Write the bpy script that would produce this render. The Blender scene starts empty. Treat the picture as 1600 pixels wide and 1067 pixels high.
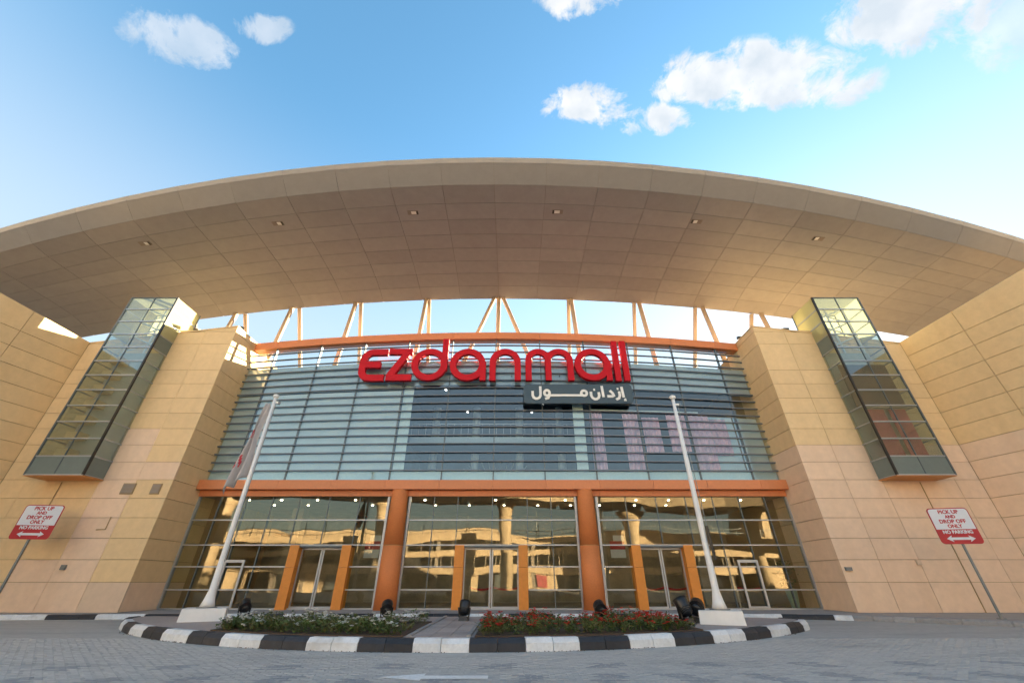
import bpy, math, random
from mathutils import Vector, Matrix, noise as mnoise
random.seed(7)
S = bpy.context.scene
COL = S.collection
R = math.radians

# ------------------------------------------------------------------ camera
cam_d = bpy.data.cameras.new('camera'); cam = bpy.data.objects.new('camera', cam_d); COL.objects.link(cam)
cam.location = (0, 0, 1.3); cam.rotation_euler = (R(90 + 31.06), 0, 0)
cam_d.sensor_width = 36; cam_d.lens = 14.0; cam_d.clip_start = .05; cam_d.clip_end = 3000
S.camera = cam

# ------------------------------------------------------------------ sky and sun
SUN_EL, SUN_AZ = 12.0, 40.0           # azimuth from +Y towards +X
W = bpy.data.worlds.new('World'); S.world = W; W.use_nodes = True
wt = W.node_tree; wt.nodes.clear()
def WN(t, **k):
    n = wt.nodes.new(t)
    for a, b in k.items(): setattr(n, a, b)
    return n
sky = WN('ShaderNodeTexSky', sky_type='NISHITA', sun_disc=False)
sky.sun_elevation = R(SUN_EL); sky.sun_rotation = R(SUN_AZ); sky.altitude = 0
sky.air_density = 1.0; sky.dust_density = 0.4; sky.ozone_density = 1.2
bg = WN('ShaderNodeBackground'); bg.inputs['Strength'].default_value = 0.052
out = WN('ShaderNodeOutputWorld'); wt.links.new(bg.outputs[0], out.inputs[0])
tc = WN('ShaderNodeTexCoord')
def wmath(op, a, b=None, c=None, clamp=False):
    n = WN('ShaderNodeMath', operation=op, use_clamp=clamp)
    for i, v in enumerate((a, b, c)):
        if v is None: continue
        if isinstance(v, (int, float)): n.inputs[i].default_value = v
        else: wt.links.new(v, n.inputs[i])
    return n.outputs[0]
def wdot(vec):
    n = WN('ShaderNodeVectorMath', operation='DOT_PRODUCT'); n.inputs[1].default_value = vec
    wt.links.new(tc.outputs['Generated'], n.inputs[0]); return n.outputs['Value']
# fair-weather clouds at infinity: (direction, half width, half height above, below, weight)
CLOUDS = [((.600, .520, 1.06), .19, .068, .044, 1.0), ((.745, .535, 1.055), .10, .038, .030, .72), ((.485, .530, 1.055), .115, .042, .030, .9),
          ((.190, .549, 1.006), .11, .052, .034, .80), ((.345, .570, .990), .105, .036, .030, .72),
          ((-.80, .470, 1.160), .085, .036, .045, .55), ((-.895, .455, 1.185), .055, .032, .028, .50), ((-.635, .452, 1.189), .055, .026, .024, .50),
          ((.177, .41, 1.25), .09, .046, .036, .75), ((.985, .432, 1.210), .105, .080, .052, .95), ((.885, .452, 1.195), .055, .030, .030, .75),
          ((1.31, .455, 1.175), .07, .050, .050, .62)]
nz = WN('ShaderNodeTexNoise'); nz.inputs['Scale'].default_value = 14.0; nz.inputs['Detail'].default_value = 12; nz.inputs['Roughness'].default_value = .66
nz.inputs['Distortion'].default_value = .35
wt.links.new(tc.outputs['Generated'], nz.inputs['Vector'])
def cloud_field(group):
    dens = None
    for (d, a, bu, bd, wgt) in group:
        c = Vector(d).normalized(); r = Vector((1, 0, 0)); r = (r - c * r.dot(c)).normalized(); u = r.cross(c).normalized()
        cc = wdot(c); x = wmath('DIVIDE', wdot(r), cc); y = wmath('DIVIDE', wdot(u), cc)
        xs = wmath('POWER', wmath('ABSOLUTE', wmath('DIVIDE', x, a)), 2.0)
        yu = wmath('POWER', wmath('DIVIDE', wmath('MAXIMUM', y, 0.0), bu), 2.0)
        yd = wmath('POWER', wmath('DIVIDE', wmath('MAXIMUM', wmath('MULTIPLY', y, -1.0), 0.0), bd), 2.0)
        m = wmath('SUBTRACT', 1.0, wmath('ADD', xs, wmath('ADD', yu, yd)))
        fr_ = wmath('GREATER_THAN', cc, 0.2)
        m = wmath('MAXIMUM', wmath('ADD', wmath('MULTIPLY', wmath('MAXIMUM', m, -1.0), fr_), wmath('SUBTRACT', fr_, 1.0)), -1.0)
        dens = m if dens is None else wmath('SMOOTH_MAX', dens, m, .15)
    dn = wmath('ADD', wmath('MULTIPLY', dens, 1.15), wmath('MULTIPLY', wmath('SUBTRACT', nz.outputs['Fac'], .53), 4.6))
    return wmath('MULTIPLY', wmath('MULTIPLY', dn, 1.5, clamp=True), wmath('MULTIPLY', wmath('ADD', dens, .35), 2.2, clamp=True))
strong = [c for c in CLOUDS if c[4] >= .7]; faint = [c for c in CLOUDS if c[4] < .7]
cov = wmath('MAXIMUM', wmath('MULTIPLY', cloud_field(strong), .93), wmath('MULTIPLY', cloud_field(faint), .55))
hs = WN('ShaderNodeHueSaturation'); hs.inputs['Hue'].default_value = .489; hs.inputs['Saturation'].default_value = 1.22; hs.inputs['Value'].default_value = 1.0
wt.links.new(sky.outputs[0], hs.inputs['Color'])
mx = WN('ShaderNodeMix', data_type='RGBA'); mc = WN('ShaderNodeMix', data_type='RGBA')
n2 = WN('ShaderNodeTexNoise'); n2.inputs['Scale'].default_value = 16.0; n2.inputs['Detail'].default_value = 6
wt.links.new(tc.outputs['Generated'], n2.inputs['Vector'])
mc.inputs[6].default_value = (1.45, 1.58, 1.70, 1); mc.inputs[7].default_value = (2.0, 2.0, 2.0, 1)
wt.links.new(wmath('MULTIPLY', wmath('SUBTRACT', n2.outputs['Fac'], .35), 3.2, clamp=True), mc.inputs['Factor'])
sep = WN('ShaderNodeSeparateXYZ'); wt.links.new(tc.outputs['Generated'], sep.inputs[0])
hz = WN('ShaderNodeMapRange', interpolation_type='SMOOTHSTEP'); wt.links.new(sep.outputs['Z'], hz.inputs[0])
hz.inputs[1].default_value = .40; hz.inputs[2].default_value = .84; hz.inputs[3].default_value = .65; hz.inputs[4].default_value = .0
mh = WN('ShaderNodeMix', data_type='RGBA'); mh.inputs[7].default_value = (1.62, 1.75, 1.86, 1)
wt.links.new(hz.outputs[0], mh.inputs['Factor']); wt.links.new(hs.outputs[0], mh.inputs[6])
wt.links.new(cov, mx.inputs['Factor']); wt.links.new(mh.outputs[2], mx.inputs[6]); wt.links.new(mc.outputs[2], mx.inputs[7])
wt.links.new(mx.outputs[2], bg.inputs['Color'])

sd = bpy.data.lights.new('sun', 'SUN'); sd.energy = 5.0; sd.angle = R(.55); sd.color = (1.0, .84, .58)
sun = bpy.data.objects.new('sun', sd); COL.objects.link(sun)
SV = Vector((math.sin(R(SUN_AZ)) * math.cos(R(SUN_EL)), math.cos(R(SUN_AZ)) * math.cos(R(SUN_EL)), math.sin(R(SUN_EL))))
sun.rotation_euler = SV.to_track_quat('Z', 'Y').to_euler(); sun.location = SV * 200

S.view_settings.view_transform = 'Standard'; S.view_settings.look = 'None'
S.view_settings.exposure = 3.35; S.view_settings.gamma = 1.0; S.view_settings.use_curve_mapping = False
S.cycles.max_bounces = 8; S.cycles.transparent_max_bounces = 16; S.cycles.glossy_bounces = 4; S.cycles.diffuse_bounces = 4
S.cycles.use_denoising = True
S.cycles.sample_clamp_indirect = 6.0
S.cycles.caustics_reflective = False; S.cycles.caustics_refractive = False

# ------------------------------------------------------------------ materials
def nt(name):
    m = bpy.data.materials.new(name); m.use_nodes = True; t = m.node_tree; t.nodes.clear()
    return m, t
def pbr(name, col, rough=.6, metal=0.0, var=.12, scale=6.0, bump=.0, bscale=60.0, orand=.0, stain=0.0, spec=.5, scol=(.6, .5, .4), smap=(1.6, 1.6, .55)):
    m, t = nt(name); N = t.nodes.new; L = t.links.new
    o = N('ShaderNodeOutputMaterial'); p = N('ShaderNodeBsdfPrincipled'); L(p.outputs[0], o.inputs[0])
    p.inputs['Roughness'].default_value = rough; p.inputs['Metallic'].default_value = metal
    p.inputs['Specular IOR Level'].default_value = spec
    g = N('ShaderNodeNewGeometry')
    n1 = N('ShaderNodeTexNoise'); n1.inputs['Scale'].default_value = scale; n1.inputs['Detail'].default_value = 6; n1.inputs['Roughness'].default_value = .65
    L(g.outputs['Position'], n1.inputs['Vector'])
    mr = N('ShaderNodeMapRange'); mr.inputs[1].default_value = .3; mr.inputs[2].default_value = .7
    mr.inputs[3].default_value = 1 - var; mr.inputs[4].default_value = 1 + var; L(n1.outputs['Fac'], mr.inputs[0])
    fac = mr.outputs[0]
    if orand:
        oi = N('ShaderNodeObjectInfo'); m2 = N('ShaderNodeMapRange'); m2.inputs[3].default_value = 1 - orand; m2.inputs[4].default_value = 1 + orand
        L(oi.outputs['Random'], m2.inputs[0]); mm = N('ShaderNodeMath'); mm.operation = 'MULTIPLY'; L(fac, mm.inputs[0]); L(m2.outputs[0], mm.inputs[1]); fac = mm.outputs[0]
    vm = N('ShaderNodeVectorMath'); vm.operation = 'SCALE'; vm.inputs[0].default_value = col; L(fac, vm.inputs['Scale'])
    colo = vm.outputs[0]
    if stain:
        n2 = N('ShaderNodeTexNoise'); n2.inputs['Scale'].default_value = .55; n2.inputs['Detail'].default_value = 7
        mp = N('ShaderNodeMapping'); mp.inputs['Scale'].default_value = smap; L(g.outputs['Position'], mp.inputs[0]); L(mp.outputs[0], n2.inputs['Vector'])
        r2 = N('ShaderNodeMapRange'); r2.inputs[1].default_value = .5; r2.inputs[2].default_value = .75; r2.inputs[3].default_value = 0; r2.inputs[4].default_value = stain
        L(n2.outputs['Fac'], r2.inputs[0]); mxc = N('ShaderNodeMix'); mxc.data_type = 'RGBA'; L(r2.outputs[0], mxc.inputs['Factor']); L(colo, mxc.inputs[6])
        mxc.inputs[7].default_value = (*[c * s for c, s in zip(col, scol)], 1); colo = mxc.outputs[2]
    L(colo, p.inputs['Base Color'])
    if bump:
        n3 = N('ShaderNodeTexNoise'); n3.inputs['Scale'].default_value = bscale; n3.inputs['Detail'].default_value = 4; L(g.outputs['Position'], n3.inputs['Vector'])
        b = N('ShaderNodeBump'); b.inputs['Strength'].default_value = bump; b.inputs['Distance'].default_value = .01; L(n3.outputs['Fac'], b.inputs['Height']); L(b.outputs[0], p.inputs['Normal'])
    return m
def glass(name, tint, ior=2.0, rough=.0, wave=.25, wscale=.5, refl=(1, 1, 1)):
    m, t = nt(name); N = t.nodes.new; L = t.links.new
    o = N('ShaderNodeOutputMaterial'); mix = N('ShaderNodeMixShader'); L(mix.outputs[0], o.inputs[0])
    tr = N('ShaderNodeBsdfTransparent'); tr.inputs[0].default_value = (*tint, 1)
    gl = N('ShaderNodeBsdfGlossy'); gl.inputs['Roughness'].default_value = rough; gl.inputs[0].default_value = (*refl, 1)
    fr = N('ShaderNodeFresnel')
    g = N('ShaderNodeNewGeometry'); mi = N('ShaderNodeMapRange'); mi.inputs[3].default_value = ior; mi.inputs[4].default_value = 1 / ior; L(g.outputs['Backfacing'], mi.inputs[0]); L(mi.outputs[0], fr.inputs[0])   # thin pane: same reflectance from both sides
    n = N('ShaderNodeTexNoise'); n.inputs['Scale'].default_value = wscale; n.inputs['Detail'].default_value = 1.5
    mp = N('ShaderNodeMapping'); mp.inputs['Scale'].default_value = (1, 1, 1.5); L(g.outputs['Position'], mp.inputs[0]); L(mp.outputs[0], n.inputs['Vector'])
    b = N('ShaderNodeBump'); b.inputs['Strength'].default_value = wave; b.inputs['Distance'].default_value = .03; L(n.outputs['Fac'], b.inputs['Height'])
    L(b.outputs[0], gl.inputs['Normal']); L(fr.outputs[0], mix.inputs[0]); L(tr.outputs[0], mix.inputs[1]); L(gl.outputs[0], mix.inputs[2])
    return m
def frosted(name, col, clear=.12):
    m, t = nt(name); N = t.nodes.new; L = t.links.new
    o = N('ShaderNodeOutputMaterial'); m1 = N('ShaderNodeMixShader'); m2 = N('ShaderNodeMixShader')
    tl = N('ShaderNodeBsdfTranslucent'); tl.inputs[0].default_value = (*col, 1); df = N('ShaderNodeBsdfDiffuse'); df.inputs[0].default_value = (*col, 1)
    tr = N('ShaderNodeBsdfTransparent'); L(tl.outputs[0], m1.inputs[1]); L(df.outputs[0], m1.inputs[2]); m1.inputs[0].default_value = .35
    L(m1.outputs[0], m2.inputs[1]); L(tr.outputs[0], m2.inputs[2]); m2.inputs[0].default_value = clear; L(m2.outputs[0], o.inputs[0]); return m
def emit(name, col, st):
    m, t = nt(name); o = t.nodes.new('ShaderNodeOutputMaterial'); e = t.nodes.new('ShaderNodeEmission')
    e.inputs[0].default_value = (*col, 1); e.inputs[1].default_value = st; t.links.new(e.outputs[0], o.inputs[0]); return m
M = dict(
    wall=pbr('limestone_yellow', (.76, .55, .30), .7, var=.06, scale=3, bump=.25, bscale=45, orand=.035, stain=.32, scol=(.84, .78, .70), smap=(2.4, 2.4, .22)),
    wallp=pbr('limestone_pink', (.80, .585, .41), .7, var=.06, scale=3, bump=.25, bscale=45, orand=.035, stain=.32, scol=(.87, .80, .72), smap=(2.4, 2.4, .22)),
    wallg=pbr('limestone_grey_pink', (.66, .50, .36), .7, var=.06, scale=3, bump=.25, bscale=45, orand=.03, stain=.2, scol=(.85, .8, .75)),
    joint=pbr('joint_mortar', (.40, .275, .14), .9, var=.1),
    soffit=pbr('soffit_metal', (.30, .29, .298), .5, var=.06, scale=2, orand=.07, stain=.25, scol=(.86, .84, .82)),
    fascia=pbr('fascia_metal', (.27, .265, .27), .42, var=.05, scale=2, orand=.035, stain=.2, scol=(.86, .84, .82)),
    sjoint=pbr('soffit_joint', (.24, .205, .185), .8),
    strut=pbr('strut_paint', (.60, .46, .34), .55, var=.05),
    orange=pbr('orange_panel', (.66, .225, .085), .45, var=.05, scale=8, orand=.05, stain=.2, scol=(.85, .8, .75)),
    orange_col=pbr('orange_column', (.66, .215, .065), .7, var=.10, scale=22, bump=.6, bscale=90, stain=.25, scol=(.84, .8, .75)),
    jamb=pbr('orange_jamb', (.70, .25, .035), .5, var=.06, scale=6, stain=.2, scol=(.85, .8, .75)),
    alu=pbr('aluminium', (.40, .42, .45), .40, .6, var=.04),
    alu_d=pbr('dark_aluminium', (.13, .155, .17), .45, .45, var=.05),
    louvre=pbr('louvre_metal', (.19, .20, .215), .42, .45, var=.06),
    roofing=pbr('low_bounce_roofing', (.07, .065, .06), .9, var=.1),  # dark cover that keeps the added side masses from bouncing sunlight
    dark=pbr('interior_dark', (.035, .035, .035), .7),
    lobby=pbr('lobby_stone', (.34, .27, .20), .5, var=.2, scale=1.5),
    lfloor=pbr('lobby_floor', (.36, .29, .23), .25, var=.1),
    teal=pbr('roller_blind', (.52, .605, .625), .8, var=.05, scale=1.2),
    pale=pbr('pale_blind', (.60, .72, .72), .8, var=.04),
    spand=pbr('spandrel_back', (.38, .46, .51), .6, var=.05, orand=.06),
    spand2=pbr('spandrel_low', (.50, .64, .66), .6, var=.05, orand=.10),
    blue=pbr('hall_blue', (.06, .10, .15), .7, var=.2, scale=.8),
    pink=pbr('pink_banner', (.66, .40, .49), .8, var=.25, scale=2.2, stain=.5, scol=(1.1, .75, .8)),
    crim=pbr('crimson_banner', (.45, .10, .11), .8, var=.25, scale=2.2, stain=.5, scol=(.7, .6, .6)),
    red=pbr('red_letter', (.50, .0015, .010), .5, var=.03, scale=3, spec=.25),
    plate=pbr('plate_paint', (.045, .075, .10), .4, var=.05),
    white=pbr('white_paint', (.78, .78, .76), .5, var=.04, scale=5, stain=.15, scol=(.8, .78, .74)),
    kwhite=pbr('kerb_white', (.66, .69, .71), .65, var=.10, scale=16, bump=.4, bscale=40, orand=.06, stain=.7, scol=(.62, .58, .53), smap=(3.5, 3.5, 5)),
    kblack=pbr('kerb_black', (.020, .023, .030), .6, var=.3, scale=9, bump=.3, bscale=40, orand=.2, stain=.35, scol=(3.0, 2.9, 2.8)),
    kgrey=pbr('kerb_concrete', (.30, .29, .28), .8, var=.12, scale=8, bump=.3, bscale=40, orand=.08, stain=.3),
    walk=pbr('walkway_concrete', (.34, .33, .32), .8, var=.12, scale=5, bump=.25, stain=.35, scol=(.7, .68, .66)),
    ipave=pbr('island_paver', (.40, .34, .31), .8, var=.16, scale=14, bump=.4, orand=.12, stain=.3),
    pv1=pbr('paver_light', (.44, .43, .405), .78, var=.10, scale=11, bump=.35, bscale=50, orand=.05, stain=.55, scol=(.62, .63, .65), smap=(.55, 2.2, 1)),
    pv2=pbr('paver_mid', (.395, .385, .365), .78, var=.10, scale=11, bump=.35, bscale=50, orand=.05, stain=.55, scol=(.62, .63, .65), smap=(.55, 2.2, 1)),
    pv3=pbr('paver_dark', (.285, .29, .295), .78, var=.12, scale=11, bump=.35, bscale=50, orand=.06, stain=.45, scol=(.7, .7, .72), smap=(.55, 2.2, 1)),
    bed=pbr('paver_sand', (.30, .29, .27), .95, var=.2, scale=20),
    road=pbr('road_far', (.425, .415, .39), .8, var=.12, scale=5, bump=.4, bscale=30, stain=.55, scol=(.62, .63, .65), smap=(.55, 2.2, 1)),
    ground=pbr('desert_ground', (.30, .26, .20), .95, var=.15, scale=.3),
    mark=pbr('road_paint', (.80, .80, .78), .7, var=.15, scale=14, stain=.55, scol=(.62, .62, .60)),
    black=pbr('black_plastic', (.012, .012, .013), .35, var=.1),
    lens=pbr('lamp_lens', (.10, .11, .12), .08, .3, var=.05),
    soil=pbr('soil', (.085, .055, .035), .95, var=.3, scale=12, bump=.6, bscale=30),
    leaf=pbr('leaf_green', (.10, .15, .034), .55, var=.4, scale=7),
    leaf2=pbr('leaf_olive', (.14, .125, .04), .6, var=.4, scale=7),
    fwhite=pbr('blossom_white', (.80, .80, .76), .7, var=.04),
    fred=pbr('blossom_red', (.62, .035, .022), .6, var=.2, scale=15),
    signw=pbr('sign_white', (.66, .68, .72), .45, var=.03),
    signr=pbr('sign_red', (.42, .012, .022), .45, var=.04),
    galv=pbr('galvanised_steel', (.20, .22, .23), .45, .5, var=.1),
    flag=pbr('flag_cloth', (.50, .47, .46), .85, var=.08, scale=4),
    cred=pbr('flag_red', (.55, .05, .07), .85, var=.1),
    sand=pbr('car_park_stone', (.64, .50, .34), .8, var=.08, scale=.6, orand=.08, stain=.3),
    sandd=pbr('car_park_concrete', (.33, .29, .25), .85, var=.1, scale=.6),
    pot=pbr('pot_glaze', (.30, .42, .34), .35, var=.05),
    bayp=pbr('bay_panel', (.15, .19, .18), .35, var=.05),
    bayin=pbr('bay_lining', (.42, .44, .40), .75, var=.12, scale=1),
    bayu=pbr('bay_soffit', (.62, .27, .08), .6, var=.06),
    steel=pbr('brushed_steel', (.55, .50, .44), .3, .8, var=.05),
    g_cw=glass('glass_curtain', (.92, .97, .98), 1.75, .015, .22, .35),
    g_shop=glass('glass_shopfront', (.88, .90, .85), 1.6, .0, .40, .30, (1, .90, .74)),
    g_bay=glass('glass_bay', (.80, .85, .83), 1.9, .01, .10, .6),
    g_clr=glass('glass_parapet', (.92, .95, .95), 1.5, .0, .1, .5),
    g_fro=frosted('glass_frosted', (.62, .60, .42), .15),
    lamp=emit('downlight_glow', (1, .86, .58), 6.0),
    lampw=emit('hall_light_glow', (1, .93, .85), 4.0),
)

# ------------------------------------------------------------------ mesh helpers
ORG = {}
def worg(o): return ORG.get(o.name, Vector((0, 0, 0)))
class MB:
    def __init__(s): s.v = []; s.f = []; s.mi = []
    def add(s, vs, fs, mi=0):
        b = len(s.v); s.v += [tuple(v) for v in vs]
        for f in fs: s.f.append([b + i for i in f]); s.mi.append(mi)
        return s
    def hexa(s, p, mi=0):      # 4 bottom (ccw) + 4 top
        return s.add(p, [(3, 2, 1, 0), (4, 5, 6, 7), (0, 1, 5, 4), (1, 2, 6, 5), (2, 3, 7, 6), (3, 0, 4, 7)], mi)
    def box(s, x0, x1, y0, y1, z0, z1, mi=0):
        return s.hexa([(x0, y0, z0), (x1, y0, z0), (x1, y1, z0), (x0, y1, z0), (x0, y0, z1), (x1, y0, z1), (x1, y1, z1), (x0, y1, z1)], mi)
    def prism(s, poly, a, b, axis='y', mi=0):   # poly of (x,z), extruded y a..b ; axis z: poly (x,y) extruded z
        n = len(poly)
        if axis == 'y': P = [(x, a, z) for x, z in poly] + [(x, b, z) for x, z in poly]
        elif axis == 'z': P = [(x, y, a) for x, y in poly] + [(x, y, b) for x, y in poly]
        else: P = [(a, y, z) for y, z in poly] + [(b, y, z) for y, z in poly]
        return s.add(P, [tuple(range(n))[::-1], tuple(range(n, 2 * n))] + [(i, (i + 1) % n, n + (i + 1) % n, n + i) for i in range(n)], mi)
    def tube(s, pts, rad, seg=10, mi=0, caps=True):
        pts = [Vector(p) for p in pts]; rings = []
        if not hasattr(rad, '__len__'): rad = [rad] * len(pts)
        for i, p in enumerate(pts):
            d = (pts[min(i + 1, len(pts) - 1)] - pts[max(i - 1, 0)]).normalized()
            a = d.cross(Vector((0, 0, 1)));  a = a.normalized() if a.length > 1e-4 else Vector((1, 0, 0))
            b = d.cross(a).normalized()
            rings.append([p + (a * math.cos(t) + b * math.sin(t)) * rad[i] for t in [2 * math.pi * k / seg for k in range(seg)]])
        P = [v for r in rings for v in r]; F = []
        for i in range(len(pts) - 1):
            for k in range(seg): F.append((i * seg + k, i * seg + (k + 1) % seg, (i + 1) * seg + (k + 1) % seg, (i + 1) * seg + k))
        if caps: F += [tuple(range(seg))[::-1], tuple(range((len(pts) - 1) * seg, len(pts) * seg))]
        return s.add(P, F, mi)
    def xform(s, mat):
        s.v = [tuple(mat @ Vector(v)) for v in s.v]; return s
    def build(s, name, mat, parent=None, smooth=False, fix=False):
        V = [Vector(v) for v in s.v]
        lo = Vector([min(v[i] for v in V) for i in range(3)]); hi = Vector([max(v[i] for v in V) for i in range(3)])
        c = (lo + hi) / 2; c.z = lo.z if parent is None else c.z
        me = bpy.data.meshes.new(name); me.from_pydata([v - c for v in V], [], s.f)
        mats = mat if isinstance(mat, (list, tuple)) else [mat]
        for m in mats: me.materials.append(M[m] if isinstance(m, str) else m)
        if len(mats) > 1: me.polygons.foreach_set('material_index', s.mi)
        if smooth: me.polygons.foreach_set('use_smooth', [True] * len(me.polygons))
        if fix:
            import bmesh
            bm = bmesh.new(); bm.from_mesh(me); bmesh.ops.recalc_face_normals(bm, faces=bm.faces); bm.to_mesh(me); bm.free()
        me.update(); o = bpy.data.objects.new(name, me); COL.objects.link(o)
        if parent is not None:
            o.parent = parent; o.location = c - worg(parent)
        else: o.location = c
        ORG[o.name] = c
        return o
def tag(o, label=None, cat=None, group=None, kind=None):
    if label: o['label'] = label
    if cat: o['category'] = cat
    if group: o['group'] = group
    if kind: o['kind'] = kind
    return o
def empty(name, loc):
    o = bpy.data.objects.new(name, None); COL.objects.link(o); o.location = loc; o.empty_display_size = .3
    ORG[o.name] = Vector(loc); return o
def box(name, x0, x1, y0, y1, z0, z1, mat, parent=None):
    return MB().box(min(x0, x1), max(x0, x1), y0, y1, z0, z1).build(name, mat, parent)

# ------------------------------------------------------------------ ground, road, walkway
BX = -1.05          # centre line of the mall
D = 22.9            # depth of the curtain wall
box('ground', -600, 600, -600, 600, -.30, -.10, 'ground')['kind'] = 'structure'
road = MB().box(-60, 60, -30, 24, -.08, -.0055).build('road', 'road'); road['kind'] = 'structure'

# island outline (front arc, rounded tips, straight back)
IC = (-1.5, 25.7); IR = 14.95
def arc_pt(a, r): return (IC[0] + r * math.sin(a), IC[1] - r * math.cos(a))
A0, A1 = -R(52), R(47)
front = [arc_pt(A0 + (A1 - A0) * i / 60, IR) for i in range(61)]
def tip(pc, a_from, a_to, r, n=6): return [(pc[0] + r * math.cos(a_from + (a_to - a_from) * i / n), pc[1] + r * math.sin(a_from + (a_to - a_from) * i / n)) for i in range(1, n)]
yb = 17.6
p_end, p_beg = front[-1], front[0]
outline = front + tip((p_end[0] - .25, p_end[1] + .75), -R(20), R(100), .72) + [(8.2, yb), (2, yb + .05), (-4, yb + .05), (-11.2, yb)] + tip((p_beg[0] + .25, p_beg[1] + .75), R(80), R(200), .72)
def resample(poly, step, closed=True):
    P = [Vector(p) for p in poly]; 
    if closed: P.append(P[0])
    L = sum((P[i + 1] - P[i]).length for i in range(len(P) - 1)); n = max(1, round(L / step)); st = L / n
    res = [P[0].copy()]; acc = 0; i = 0; need = st
    while len(res) < n + (0 if closed else 1) and i < len(P) - 1:
        seg = (P[i + 1] - P[i]).length
        if acc + seg >= need - 1e-6:
            res.append(P[i] + (P[i + 1] - P[i]) * ((need - acc) / seg)); need += st
        else: acc += seg; i += 1
    return res[:n + (0 if closed else 1)]
def inset_pts(P, d, closed=True):
    n = len(P); res = []
    for i in range(n):
        a = P[i - 1] if (closed or i > 0) else P[i]; b = P[(i + 1) % n] if (closed or i < n - 1) else P[i]
        t = (b - a).normalized(); nrm = Vector((-t.y, t.x)); res.append(P[i] + nrm * d)
    return res
def kerb_run(P, parent, closed, h, wd, colour, zb=0.0, skip=None, name='kerb_stone'):
    I1 = inset_pts(P, wd * .32, closed); I2 = inset_pts(P, wd, closed); n = len(P)
    for i in range(n if closed else n - 1):
        j = (i + 1) % n
        if skip and skip(P[i], P[j]): continue
        def lerp(a, b, t): return a + (b - a) * t
        g = .012; mb = MB(); pts = []
        jz = random.uniform(-.006, .006); jo = random.uniform(-.005, .005)
        for t in (g, 1 - g):
            o_, m_, i_ = lerp(P[i], P[j], t), lerp(I1[i], I1[j], t), lerp(I2[i], I2[j], t)
            pts.append([(o_.x, o_.y + jo, zb - .05), (o_.x + (m_.x - o_.x) * .12, o_.y + (m_.y - o_.y) * .12 + jo, zb + h * .62 + jz), (m_.x, m_.y + jo, zb + h + jz), (i_.x, i_.y + jo, zb + h + jz), (i_.x, i_.y + jo, zb - .05)])
        mb.add(pts[0] + pts[1], [(4, 3, 2, 1, 0), (5, 6, 7, 8, 9)] + [(k, (k + 1) % 5, 5 + (k + 1) % 5, 5 + k) for k in range(5)])
        mb.build(name, colour(i), parent, fix=True)
isl = MB().prism([tuple(p) for p in inset_pts(resample(outline, .3), .14)], -.02, .215, 'z').build('traffic_island', 'ipave', fix=True); isl['kind'] = 'structure'
# bring the stones into step with the photograph's colours: start from the arc's left end
KP = resample(outline, .615)
# phase: the white pair right of the arc's middle begins at x=-2.0
best = min(range(len(KP)), key=lambda i: (KP[i] - Vector((-2.05, 10.85))).length)
kerb_run([p for p in KP], isl, True, .235, .26, lambda i: 'kwhite' if ((i - best) // 2) % 2 == 0 else 'kblack', skip=lambda a, b: a.y > 17.4 and b.y > 17.4)
# path flags across the island between the beds
for k in range(12):
    for q in range(3):
        x0 = -2.32 + q * .44; y0 = 11.25 + k * .50
        MB().box(x0 + .008, x0 + .432, y0 + .008, y0 + .492, .20, .226 + random.uniform(-.003, .003)).build('path_flag', 'ipave', isl)
for sx in (-2.36, -1.0):
    for k in range(6):
        MB().box(sx - .05, sx + .05, 11.3 + k * 1.0 + .01, 11.3 + k * 1.0 + .97, .20, .262 + random.uniform(-.006, .006)).build('path_edging', 'kgrey', isl)

# walkway along the building with its kerb
WK = [Vector(p) for p in [(-42, 13.5), (-32, 16.6), (-24, 18.6), (-20, 19.2), (-15, 19.65), (-11, 19.8), (9.5, 19.8), (12, 19.45), (14, 18.6), (16.2, 16.9), (18.5, 14.6), (22, 10.6), (26, 5.5)]]
wpoly = [(p.x, p.y + .15) for p in WK] + [(30, 6), (30, 24.4), (-42, 24.4)]
walk = MB().prism(wpoly, -.02, .15, 'z').build('walkway', 'walk', fix=True); walk['kind'] = 'structure'
def smooth_poly(P, it=2):
    for _ in range(it):
        Q = [P[0]]
        for a, b in zip(P, P[1:]): Q += [a * .75 + b * .25, a * .25 + b * .75]
        P = Q + [P[-1]]
    return P
WS = resample([tuple(p) for p in smooth_poly(WK)], .62, closed=False)
def wcol(i):
    x = WS[i].x
    if x > 13.2: return 'kgrey'
    return 'kwhite' if (i // 3) % 2 == 0 else 'kblack'
kerb_run(WS, walk, False, .165, .22, wcol)

# interlocking pavers near the camera; the nearest 300 singly, the rest as one mass
def in_island(x, y):
    return (math.hypot(x - IC[0], y - IC[1]) < IR + .12 and y < 18.0 and abs(math.atan2(x - IC[0], IC[1] - y)) < R(53))
def ptone(x, y):
    # darker rectangles set into the paving in rows
    n = mnoise.noise(Vector((x * .35, y * .35, 3)))
    for (yc, hy, px_, w, sh) in ((8.05, .36, 1.30, .24, 0.0), (9.2, .25, 1.9, .30, .5)):
        if abs(y - yc - .03 * x) < hy and ((x * (1 + .015 * (8 - y)) + sh + (y - yc) * .55 * (1 if x > 2 else -.4)) % px_) < w * 2: return 2 if random.random() < .85 else 1
    r = random.random()
    return 1 if r < .22 + n * .3 else 0
PW, PL = .20, .10
rows = []
y = 6.5; k = 0
cand = []
while y < 13.2:
    off = (k % 2) * PW / 2; x = -15.0 + off
    while x < 15.0:
        cx, cy = x + PW / 2, y + PL / 2
        if not in_island(cx, cy): cand.append((cx, cy))
        x += PW
    y += PL; k += 1
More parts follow.
